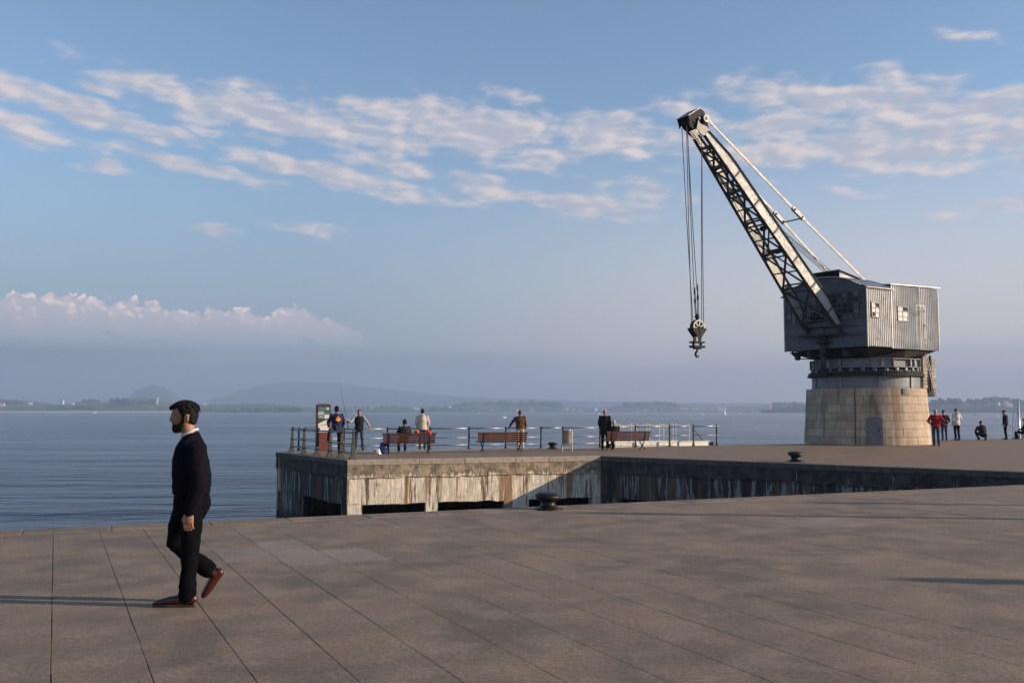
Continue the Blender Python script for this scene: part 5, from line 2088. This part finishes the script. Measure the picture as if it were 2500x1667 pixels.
bag = crumpled_bag('big blue plastic bag standing on the pier beside the first bench', ground_at(933, 1107.2), R(8), .34, .22, .40, 'bag_blue', .06)
MB().tube([(.02, 0, .36), (.05, 0, .45), (.11, 0, .47), (.16, 0, .38)], .008, 6).build('handle', 'bag_blue', bag)
bag = crumpled_bag('small white and red carrier bag leaning on the blue bag', ground_at(922, 1108.4), R(-12), .28, .18, .20, 'bag_white', -.04)
MB().ellipsoid((-.07, -.06, .12), (.05, .03, .05)).build('red_print', 'bag_red', bag, True)

# ------------------------------------------------------------------ information panel
pm('panel_brown', (.09, .035, .024), .5, var=.15, scale=5)
pm('panel_red_brown', (.17, .045, .024), .45, var=.15, scale=5)
pm('panel_green', (.05, .075, .07), .3, var=.25, scale=4)
pm('panel_teal', (.10, .19, .21), .3, var=.15, scale=4)
pm('panel_white', (.78, .72, .68), .35, var=.06, scale=6)
pm('panel_photo', (.30, .33, .30), .35, var=.6, scale=14)
pm('panel_sky', (.38, .55, .66), .35, var=.3, scale=9)
kp = ground_at(788, 1102.6)
kio = thing('information_panel', 'tall brown information panel with pictures and a white map', 'panel', kp, R(16))
KW, KH = .60, 1.93
prof = [(-KW / 2, .0), (KW / 2, .0), (KW / 2, KH - .02)] + [(KW / 2 - KW * k / 8, KH + .02 * math.sin(math.pi * k / 8)) for k in range(1, 8)] + [(-KW / 2, KH - .02)]
n = len(prof)
MB().add([(x, -.07, z) for x, z in prof] + [(x, .07, z) for x, z in prof], [tuple(range(n)), tuple(range(2 * n - 1, n - 1, -1))] + [(i, (i + 1) % n, n + (i + 1) % n, n + i) for i in range(n)]).build('panel_body', 'panel_brown', kio, bevel=.01)
MB().box((.02, -.074, .39), (.50, .012, .74)).build('lower_plate', 'panel_red_brown', kio)
face = MB().box((.02, -.074, 1.33), (.50, .012, 1.10)).build('display_face', 'panel_green', kio)


def pic(name, x, z, w, h, mat):
    MB().box((x, -.083, z), (w, .006, h)).build(name, mat, face)


pic('header_strip', .02, 1.745, .46, .14, 'panel_teal')
pic('picture', -.09, 1.62, .24, .05, 'panel_sky')
pic('picture', -.10, 1.55, .24, .05, 'panel_white')
pic('picture', -.10, 1.44, .22, .13, 'panel_photo')
pic('picture', .14, 1.43, .20, .16, 'panel_white')
pic('text_block', .14, 1.57, .20, .09, 'panel_teal')
mpoly = [(-.20, .80), (.22, .78), (.24, 1.22), (.15, 1.30), (.02, 1.26), (-.12, 1.18), (-.21, 1.14)]
n = len(mpoly)
MB().add([(x, -.086, z) for x, z in mpoly] + [(x, -.080, z) for x, z in mpoly], [tuple(range(n)), tuple(range(2 * n - 1, n - 1, -1))] + [(i, (i + 1) % n, n + (i + 1) % n, n + i) for i in range(n)]).build('map', 'panel_white', face)
em = MB()
for i in range(3):
    em.box((.17, -.0885, 1.785 - i * .038), (.12 - i * .02, .006, .026))
em.build('emblem', 'panel_white', face)

# ------------------------------------------------------------------ bollards, bin, gangway
def bollard(label, p, s=1.0, mat='black_iron'):
    root = thing('bollard', label, 'bollard', p, 0, 'black iron mooring bollards')
    MB().lathe([(0, 0), (.36, 0), (.36, .03), (.33, .045), (.25, .06), (.20, .10), (.175, .16), (.175, .22), (.20, .28), (.24, .32)], 28).build('stem', mat, root, True)
    hd_ = MB().lathe([(.17, -.12), (.23, -.08), (.29, -.035), (.315, .005), (.312, .045), (.285, .085), (.22, .12), (.12, .142), (0, .148)], 28).build('mushroom_head', mat, root, True)
    hd_.location = (.0, 0, .34)
    hd_.rotation_euler = (R(4), R(3), 0)
    for k in range(6):
        a = k * math.pi / 3 + .3
        MB().lathe([(0, 0), (.03, 0), (.03, .018), (.016, .026), (0, .026)], 8).build('bolt', mat, root).location = (.285 * math.cos(a), .285 * math.sin(a), .03)
    root.scale = (s, s, s * .86)
    return root


bollard('big black mushroom bollard at the near quay edge', ground_at(1338, 1242.5), .70)
bollard('black mushroom bollard on the quay before the crane base', ground_at(1942, 1126.5), .80)
bollard('black mushroom bollard by the far railing beside the litter bin', ground_at(1349, 1095.0), .70)

pm('bin_steel', (.42, .40, .38), .35, metal=.7, var=.15, scale=6, grime=(.2, .15, .12), gscale=5)
bnp = ground_at(1385, 1100.8)
lb = thing('litter_bin', 'grey metal litter bin hung in a tubular frame on the pier', 'bin', bnp, R(14))
for x in (-.21, .21):
    MB().tube([(x, 0, 0), (x, 0, .86)], .022, 8).build('frame_leg', 'bin_steel', lb)
MB().tube([(-.21, 0, .24), (.21, 0, .24)], .02, 8).build('frame_bar', 'bin_steel', lb)
bn = MB().lathe([(.0, .30), (.17, .30), (.185, .34), (.185, .86), (.195, .87), (.175, .87), (.17, .36), (0, .34)], 24).build('bin_body', 'bin_steel', lb, True)
MB().tube([(.187 * math.cos(a), .187 * math.sin(a), .6) for a in [k * math.pi / 12 for k in range(25)]], .008, 5).build('band', 'bin_steel', bn)

# gangway stored along the far edge
ga, gb = ground_at(1512, 1090.4), ground_at(1748, 1086.0)
gdir = (gb - ga).normalized()
gout = Vector((-gdir.y, gdir.x, 0))
gw = thing('gangway', 'white boarding gangway with rope handrails lying beyond the far pier edge', 'gangway', ga + gout * .55 + Vector((0, 0, 0)), math.atan2(gdir.y, gdir.x))
GL = (gb - ga).length
for (y, n_) in ((0, 'beam'), (.95, 'beam')):
    bmx = MB().box((GL / 2, y, .02), (GL, .05, .30)).box((GL / 2, y, .18), (GL + .02, .12, .03)).box((GL / 2, y, -.13), (GL + .02, .12, .03)).build('side_beam', 'white_paint', gw)
bmn = MB().box((GL / 2, .475, -.02), (GL - .1, .85, .04)).build('deck', 'post_iron', gw)
MB().box((GL / 2, .0, -1.2), (GL - .3, .06, 2.2)).box((GL / 2, .9, -1.2), (GL - .3, .06, 2.2)).build('fender_pile', 'post_iron', gw)
st_x = [.15, .95, 1.75, 2.55, 3.35, 4.10]
for y, lean, xs_ in ((0, .0, [.35, 1.30, 2.05, 2.85, 3.55, 4.35]), (.95, .05, [.75, 1.62, 2.50, 3.25, 4.05])):
    tops = []
    for i, x in enumerate(xs_):
        MB().tube([(x - (.10 if i == 0 and y == 0 else .02), y, .1), (x, y, 1.04)], .018, 8).build('stanchion', 'white_paint', gw)
        tops.append((x, y, 1.02))
    for i in range(len(tops) - 1):
        a, b_ = Vector(tops[i]), Vector(tops[i + 1])
        MB().tube([a.lerp(b_, t) - Vector((0, 0, .09 * 4 * t * (1 - t))) for t in [k / 8 for k in range(9)]], .016, 6).build('hand_rope', 'rope_tan', gw)
MB().beam((4.4, 0, 1.02), (GL - .1, .3, .12), .03, .03).build('stay', 'post_iron', gw)
MB().box((-.12, .0, .0), (.28, .3, .26)).build('end_hinge', 'post_iron', gw)
MB().box((GL + .1, .2, .02), (.24, .5, .22)).build('end_roller', 'post_iron', gw)

# ------------------------------------------------------------------ the others on the pier
def stand_at(px, py):
    return ground_at(px, py)


# man in navy jacket, one foot up on the lower rail
P_ = person('man in navy jacket with orange emblem, one foot on the railing', stand_at(821, 1111.8), R(28),
            dict(hiL=(-.09, .02, .92), knL=(-.13, .40, .86), anL=(-.16, .42, .50), elL=(-.27, .12, 1.17), wrL=(-.20, .33, 1.04), elR=(.26, -.02, 1.15), wrR=(.22, .16, .95), head=(0, .035, 1.61)),
            H=1.86, top='jacket_navy', legs='denim_black', shoes='shoe_white', hair='hair_black', skin='skin_dark', hem=.13, toeL=(-.1, 1, .05), bulk=1.06)
eb = MB()
for (cx_, cz_, w, h, a) in ((-.06, .0, .022, .07, 28), (0, .02, .026, .09, 0), (.06, .0, .022, .07, -28), (0, -.055, .07, .04, 0)):
    rot = Matrix.Rotation(R(a), 3, 'Y')
    eb.ellipsoid((cx_, -.162, 1.36 + cz_), (w, .02, h), rot, 10, 7)
eb.build('jacket_emblem', 'emblem_orange', P_, True)

person('fisherman in black vest over pale shirt facing the camera with both arms out', stand_at(876, 1101.6), R(190),
       dict(elR=(.36, .14, 1.22), wrR=(.50, .22, 1.33), elL=(-.34, .06, 1.20), wrL=(-.44, .20, 1.02), knL=(-.14, .03, .5), anL=(-.17, -.02, .09), knR=(.12, .02, .5), anR=(.14, -.03, .09)),
       H=1.72, top='vest_black', sleeves='shirt_grey', legs='denim_blue', shoes='shoe_brown', hair='hair_black', hem=.05, bulk=1.08)
person('man in beige hooded jacket standing behind the first bench', stand_at(1031, 1097.6), R(6),
       dict(elL=(-.27, -.03, 1.14), elR=(.27, -.03, 1.14), wrL=(-.21, .10, .95), wrR=(.21, .10, .95)), H=1.76, top='hoodie_beige', legs='denim_blue', shoes='shoe_black', hair='hair_black', hood=True, hem=.10, bulk=1.12)
SIT = dict(pelvis=(0, .16, .52), chest=(0, .05, .86), neck=(0, .05, 1.05), head=(0, .09, 1.20), shL=(-.185, .05, .99), shR=(.185, .05, .99), elL=(-.25, .16, .76), elR=(.25, .16, .76),
           wrL=(-.14, .38, .66), wrR=(.14, .38, .66), hiL=(-.10, .18, .52), hiR=(.10, .18, .52), knL=(-.13, .60, .50), knR=(.13, .60, .50), anL=(-.13, .52, .09), anR=(.13, .58, .09))


def on_bench(px, py, back=.0):
    return ground_at(px, py)


person('man in dark jacket sitting on the first bench, back to camera', ground_at(990, 1106.8) + Vector((-.03, .0, 0)), R(18), SIT, H=1.76, top='jacket_dark', legs='denim_blue', shoes='shoe_white', hair='hair_black', skin='skin_dark', bulk=1.08, head_turn=R(20))
person('man in brown sweater and beige trousers leaning an arm on the far railing', ground_at(1270, 1096.4), R(4),
       dict(elL=(-.34, .10, 1.20), wrL=(-.46, .22, .98), shL=(-.185, .03, 1.38), head=(-.0, .09, 1.59), neck=(0, .04, 1.455)), H=1.72, top='sweater_brown', legs='chino_beige', shoes='shoe_brown', hair='hair_brown', bulk=1.15, leg_w=1.08)
person('bald man in long black coat standing at the third bench', ground_at(1477, 1098.2), R(-12),
       dict(elL=(-.25, -.03, 1.13), wrL=(-.2, .1, .95)), H=1.74, top='coat_black', legs='denim_black', shoes='shoe_brown', hair=None, hem=.30, bulk=1.1)
person('grey-haired person in black sitting on the third bench', ground_at(1501, 1098.6) + Vector((.0, .0, 0)), R(14), SIT, H=1.68, top='coat_black', legs='denim_black', hair='hair_grey', bulk=1.05, head_turn=R(-25))
person('man in red sweater with hands on hips beside the crane base', ground_at(2286, 1088.6), R(-12),
       dict(elL=(-.36, -.10, 1.16), wrL=(-.20, .04, 1.02), elR=(.36, -.10, 1.16), wrR=(.20, .04, 1.02)), H=1.76, top='sweater_red', legs='denim_blue', shoes='shoe_black', hair='hair_grey', bulk=1.12)
person('man in dark jacket at the quay edge right of the red sweater', ground_at(2306, 1075.2), R(-8),
       dict(wrL=(-.10, -.16, .98), wrR=(.10, -.16, .98), elL=(-.27, -.12, 1.13), elR=(.27, -.12, 1.13), head=(0, .06, 1.60)), H=1.72, top='jacket_dark', legs='denim_blue', hair=None, cap='coat_black', hem=.14, bulk=1.12)
person('person in pale jacket and dark cap at the quay edge', ground_at(2337, 1074.4), R(10), dict(elR=(.27, -.02, 1.14), wrR=(.21, .10, .97)), H=1.80, top='hoodie_pale', legs='denim_black', hair=None, cap='hair_brown', hood=True, hem=.12, bulk=1.08)
person('person in black crouching at the quay edge', ground_at(2399, 1074.2), R(4),
       dict(pelvis=(0, -.10, .30), chest=(0, .05, .60), neck=(0, .10, .80), head=(0, .13, .95), shL=(-.185, .10, .74), shR=(.185, .10, .74), elL=(-.30, .18, .52), elR=(.30, .18, .52), wrL=(-.14, .36, .46), wrR=(.14, .36, .46),
            hiL=(-.11, -.08, .30), hiR=(.11, -.08, .30), knL=(-.29, .24, .42), knR=(.29, .24, .42), anL=(-.20, .02, .09), anR=(.20, .02, .09)), H=1.76, top='coat_black', legs='denim_black', hair=None, cap='coat_black', hood=True, bulk=1.12)
person('man in black with peaked cap standing in profile at the quay edge', ground_at(2456, 1072.6), R(62), dict(head=(0, .06, 1.60)), H=1.72, top='coat_black', legs='denim_black', hair=None, cap='coat_black', hem=.12, bulk=1.14, leg_w=1.12)
SITG = dict(SIT)
sg = person('person in black sitting on a low stool at the right edge', ground_at(2508, 1072.0), R(72), {k: (v[0], v[1], v[2] - .10) if k[:2] not in ('an',) else v for k, v in SIT.items()}, H=1.74, top='coat_black', legs='denim_black', hair=None, cap='coat_black', bulk=1.15)
stl = thing('stool', 'low dark folding stool under the seated person at the right edge', 'stool', ground_at(2508, 1072.0) + Vector((-.16, .04, 0)), R(72))
MB().box((0, .0, .30), (.36, .30, .03)).build('seat', 'coat_black', stl)
for x in (-.15, .15):
    MB().beam((x, -.14, .29), (x, .14, .0), .025).build('leg', 'post_iron', stl)
    MB().beam((x, .14, .29), (x, -.14, .0), .025).build('leg', 'post_iron', stl)

# fishing rods
pm('rod_black', (.02, .02, .022), .35, var=.2, scale=9)
pm('rod_pale', (.50, .47, .42), .4, var=.2, scale=9)


def rod(label, a, b, mat='rod_black', reel=True, r0=.014):
    a, b = Vector(a), Vector(b)
    d = (b - a)
    root = thing('fishing_rod', label, 'fishing rod', a, 0)
    pts = [d * t + Vector((0, 0, -.10 * t * t * 0)) for t in [k / 8 for k in range(9)]]
    MB().tube(pts, [r0 * (1 - .8 * k / 8) for k in range(9)], 6).build('blank', mat, root)
    if reel:
        c = d * .16
        rl = MB().tube([c + Vector((.02, -.03, 0)), c + Vector((.08, -.03, 0))], .035, 10)
        rl.tube([c, c + Vector((.05, -.03, 0))], .01, 6)
        rl.build('reel', 'post_iron', root)
    MB().tube([d * .0, d * .12], r0 * 1.5, 6).build('grip', 'black_iron', root)
    return root


fm = ground_at(876, 1101.6)
rod('long black fishing rod held up by the fisherman in the vest', depth_at(851, 1049, fm.y - .25), depth_at(829, 934, fm.y - .1))
rod('pale fishing rod leaning up behind the fisherman in the vest', depth_at(884, 1062, fm.y + .4), depth_at(854.6, 975, fm.y + .4), 'rod_pale', False)
rod('thin fishing rod laid over the railing by the man in navy', depth_at(803, 1034, pts3[3].y + .6), depth_at(744, 1046.5, pts3[1].y - .3), 'rod_black', False, .010)
tp = ground_at(886, 1100.6)
tri = thing('rod_stand', 'small tripod rod stand beside the fisherman', 'stand', tp, R(15))
for k in range(3):
    a = k * 2 * math.pi / 3 + .4
    MB().tube([(0, 0, .55), (.17 * math.cos(a), .17 * math.sin(a), 0)], .012, 6).build('leg', 'post_iron', tri)
MB().tube([(0, 0, .52), (0, 0, .66)], .016, 6).build('head', 'post_iron', tri)
MB().ellipsoid((0, -.03, .36), (.05, .04, .06)).build('bait_bag', 'bag_white', tri, True)

# ------------------------------------------------------------------ boats
pm('boat_white', (.78, .76, .72), .4, var=.06, scale=3)
pm('boat_dark', (.05, .06, .09), .5, var=.2, scale=3)
pm('mast_alu', (.66, .64, .60), .35, metal=.4, var=.1, scale=3)


def hull(mb, L, Bm, h):
    secs = [(-.5, .75, .0), (-.3, .95, 0), (0, 1.0, 0), (.25, .8, .08), (.42, .35, .2), (.5, .03, .3)]
    vs, fs = [], []
    for (t, w, up) in secs:
        y = Bm / 2 * w
        vs += [(t * L, -y, h + up * h), (t * L, -y * .7, -.05 * h), (t * L, 0, -.3 * h), (t * L, y * .7, -.05 * h), (t * L, y, h + up * h)]
    for i in range(len(secs) - 1):
        for q in range(4):
            fs.append((i * 5 + q, (i + 1) * 5 + q, (i + 1) * 5 + q + 1, i * 5 + q + 1))
        fs.append((i * 5 + 4, (i + 1) * 5 + 4, (i + 1) * 5, i * 5))
    fs += [(0, 1, 2, 3, 4), (25, 26, 27, 28, 29)]
    mb.add(vs, fs)
    return mb


# moored dinghy behind the quay at the right edge
mb_p = depth_at(2497.5, 1010, 61.0)
dg_ = thing('sailing_dinghy', 'moored sailing boat at the right edge, pale bare mast above the quay', 'boat', (mb_p.x, 61.0, WATER_Z), R(100))
hull(MB(), 5.2, 1.9, .75).build('hull', 'boat_white', dg_, True)
MB().tube([(.4, 0, .5), (.4, 0, 4.72)], [.085, .07], 12).build('mast', 'mast_alu', dg_, True)
MB().tube([(.4, 0, .9), (-2.2, .0, 1.0)], .05, 8).build('boom', 'mast_alu', dg_, True)
MB().tube([(.48, .1, 4.6), (.55, .27, 3.9), (.6, .33, 3.0), (.6, .30, 2.2), (.6, .2, 1.6)], .03, 6).build('loose_line', 'boat_white', dg_, True)
MB().tube([(.4, -.5, 3.2), (.4, .55, 3.2)], .02, 6).build('spreader', 'mast_alu', dg_)
for y in (-.9, .9):
    MB().tube([(.4, 0, 4.6), (.2, y, .8)], .008, 5).build('shroud', 'rope_steel', dg_)


def motorboat(label, px, py, scale, rz, kind=0):
    d = (CAM_H - WATER_Z) * F_PX / (py - 1003.5) if py > 1005 else 2000
    p = ground_at(px, py, WATER_Z) if py > 1005.2 else depth_at(px, 1005.4, 2300)
    r = thing('small_boat', label, 'boat', (p.x, p.y, WATER_Z), R(rz), 'small boats out on the bay')
    hull(MB(), 6 * scale, 2.3 * scale, .9 * scale).build('hull', 'boat_white' if kind != 1 else 'boat_dark', r, True)
    MB().box((.2 * scale, 0, 1.3 * scale), (2.0 * scale, 1.5 * scale, 1.0 * scale)).build('cabin', 'boat_white', r, bevel=.15 * scale)
    if kind == 2:
        MB().tube([(.3 * scale, 0, .8 * scale), (.3 * scale, 0, 11 * scale)], .12 * scale, 6).build('mast', 'mast_alu', r)
        MB().add([(.2 * scale, -.03, 1.6 * scale), (-2.6 * scale, -.03, 1.6 * scale), (.2 * scale, -.03, 10.5 * scale), (.2 * scale, .03, 1.6 * scale), (-2.6 * scale, .25, 1.6 * scale), (.2 * scale, .03, 10.5 * scale)], [(0, 1, 2), (5, 4, 3), (0, 3, 4, 1), (1, 4, 5, 2), (2, 5, 3, 0)]).build('sail', 'boat_white', r)
    return r


motorboat('white boat far out left of the walking man', 231, 1008.6, 1.4, 10)
motorboat('small white motorboat with wake left of the man in brown', 1231, 1020, .45, 20)
motorboat('white boat near the far shore above the second bench', 1167, 1010.4, .9, -15)
motorboat('white boat near the shore just left of the bald man', 1462, 1010.6, .8, 10)
motorboat('white boat on the bay above the gangway', 1712, 1011.6, .8, 0)
motorboat('sailing boat near the town shore right of the gangway', 1771, 1012.4, .6, 25, 2)
motorboat('white boat on the water left of the crane base', 1804, 1011.8, .6, -20)
motorboat('white boat just right of the red sweater', 2301, 1010, .7, 15)
motorboat('dark boat on the hazy water behind the crouching person', 2379, 1013.5, .6, 90, 1)
motorboat('small white boat left of the peaked cap', 2437, 1016.5, .3, 20)
# harbour works: two pale dolphins / platforms off the far shore
pm('platform_concrete', (.42, .37, .31), .85, var=.2, scale=.2)
for (px, w, lab) in ((1872, 40, 'pale jetty platform with tower left of the crane base'), (1915, 34, 'pale jetty building on piles left of the crane base'), (1833, 14, 'small beacon platform off the far shore')):
    p = depth_at(px, 1003, 2900)
    r = thing('jetty_platform', lab, 'jetty', (p.x, p.y, WATER_Z), R(5))
    MB().box((0, 0, 3), (w, 14, 2)).build('deck', 'platform_concrete', r)
    for k in range(5):
        MB().box((-w * .4 + w * .2 * k, 0, .5), (1.6, 10, 5)).build('pile', 'platform_concrete', r)
    MB().box((w * .1, 0, 8), (w * .5, 10, 9)).build('building', 'house_cream', r)
    for k in range(4):
        MB().box((w * .1 - w * .2 + w * .13 * k, -5.1, 8.5), (w * .05, .3, 3)).build('window', 'house_window', r)
    if px == 1872:
        MB().box((w * .3, 0, 14), (5, 5, 18)).build('tower', 'house_cream', r)
        MB().box((w * .3, 0, 24), (9, 9, 1.5)).build('tower_platform', 'house_white', r)

# ------------------------------------------------------------------ lamp posts standing to the right, their shadows cross the quay
pm('lamp_iron', (.04, .045, .05), .5, var=.2, scale=5)
pm('lamp_glass', (.60, .58, .52), .3, var=.1, scale=5)


def lamp_post(label, tip, h, heads=1):
    """placed so that the head's shadow falls where the quay shows it"""
    L = h / math.tan(SUN_EL)
    p = tip + Vector((sun_dir.x, sun_dir.y, 0)).normalized() * L
    r = thing('lamp_post', label, 'lamp post', p, 0, 'tall quay lamp posts')
    MB().lathe([(0, 0), (.16, 0), (.16, .08), (.11, .2), (.12, .9), (.10, 1.0), (.085, h - .6), (.07, h - .35), (0, h - .3)], 14).build('pole', 'lamp_iron', r, True)
    for s_ in ([0] if heads == 1 else [-1, 1]):
        if heads == 2:
            MB().tube([(0, 0, h - .55), (0, s_ * .4, h - .45), (0, s_ * .6, h - .6)], .03, 6).build('arm', 'lamp_iron', r)
        MB().lathe([(0, -.35), (.12, -.33), (.17, -.05), (.12, .05), (.06, .12), (0, .15)], 14, (0, s_ * .6, h - .2 if heads == 1 else h - .75)).build('lantern', 'lamp_glass', r, True)
    return r


lamp_post('single lamp post on the quay outside the picture to the right', ground_at(1345, 1250.5), 6.2)
lamp_post('second single lamp post further along the quay to the right', ground_at(1935, 1226), 6.0)
lamp_post('single lamp post standing nearest the camera to the right', ground_at(2120, 1412), 4.8, 1)

# ------------------------------------------------------------------ air over the bay
hz = bpy.data.materials.new('haze_air')
hz.use_nodes = True
hz.node_tree.nodes.clear()
ho = hz.node_tree.nodes.new('ShaderNodeOutputMaterial')
hv = hz.node_tree.nodes.new('ShaderNodeVolumePrincipled')
hv.inputs['Color'].default_value = (.41, .535, .74, 1)
hv.inputs['Density'].default_value = 2.6e-4
hv.inputs['Anisotropy'].default_value = .1
hz.node_tree.links.new(hv.outputs[0], ho.inputs['Volume'])
MATS['haze_air'] = hz
HT = 340.0
haze = MB().box((0, 3600, (HT + WATER_Z - 6) / 2), (18400, 9600, HT - WATER_Z + 6)).build('haze', 'haze_air')
tag(haze, 'pale sea haze over the bay', kind='stuff')
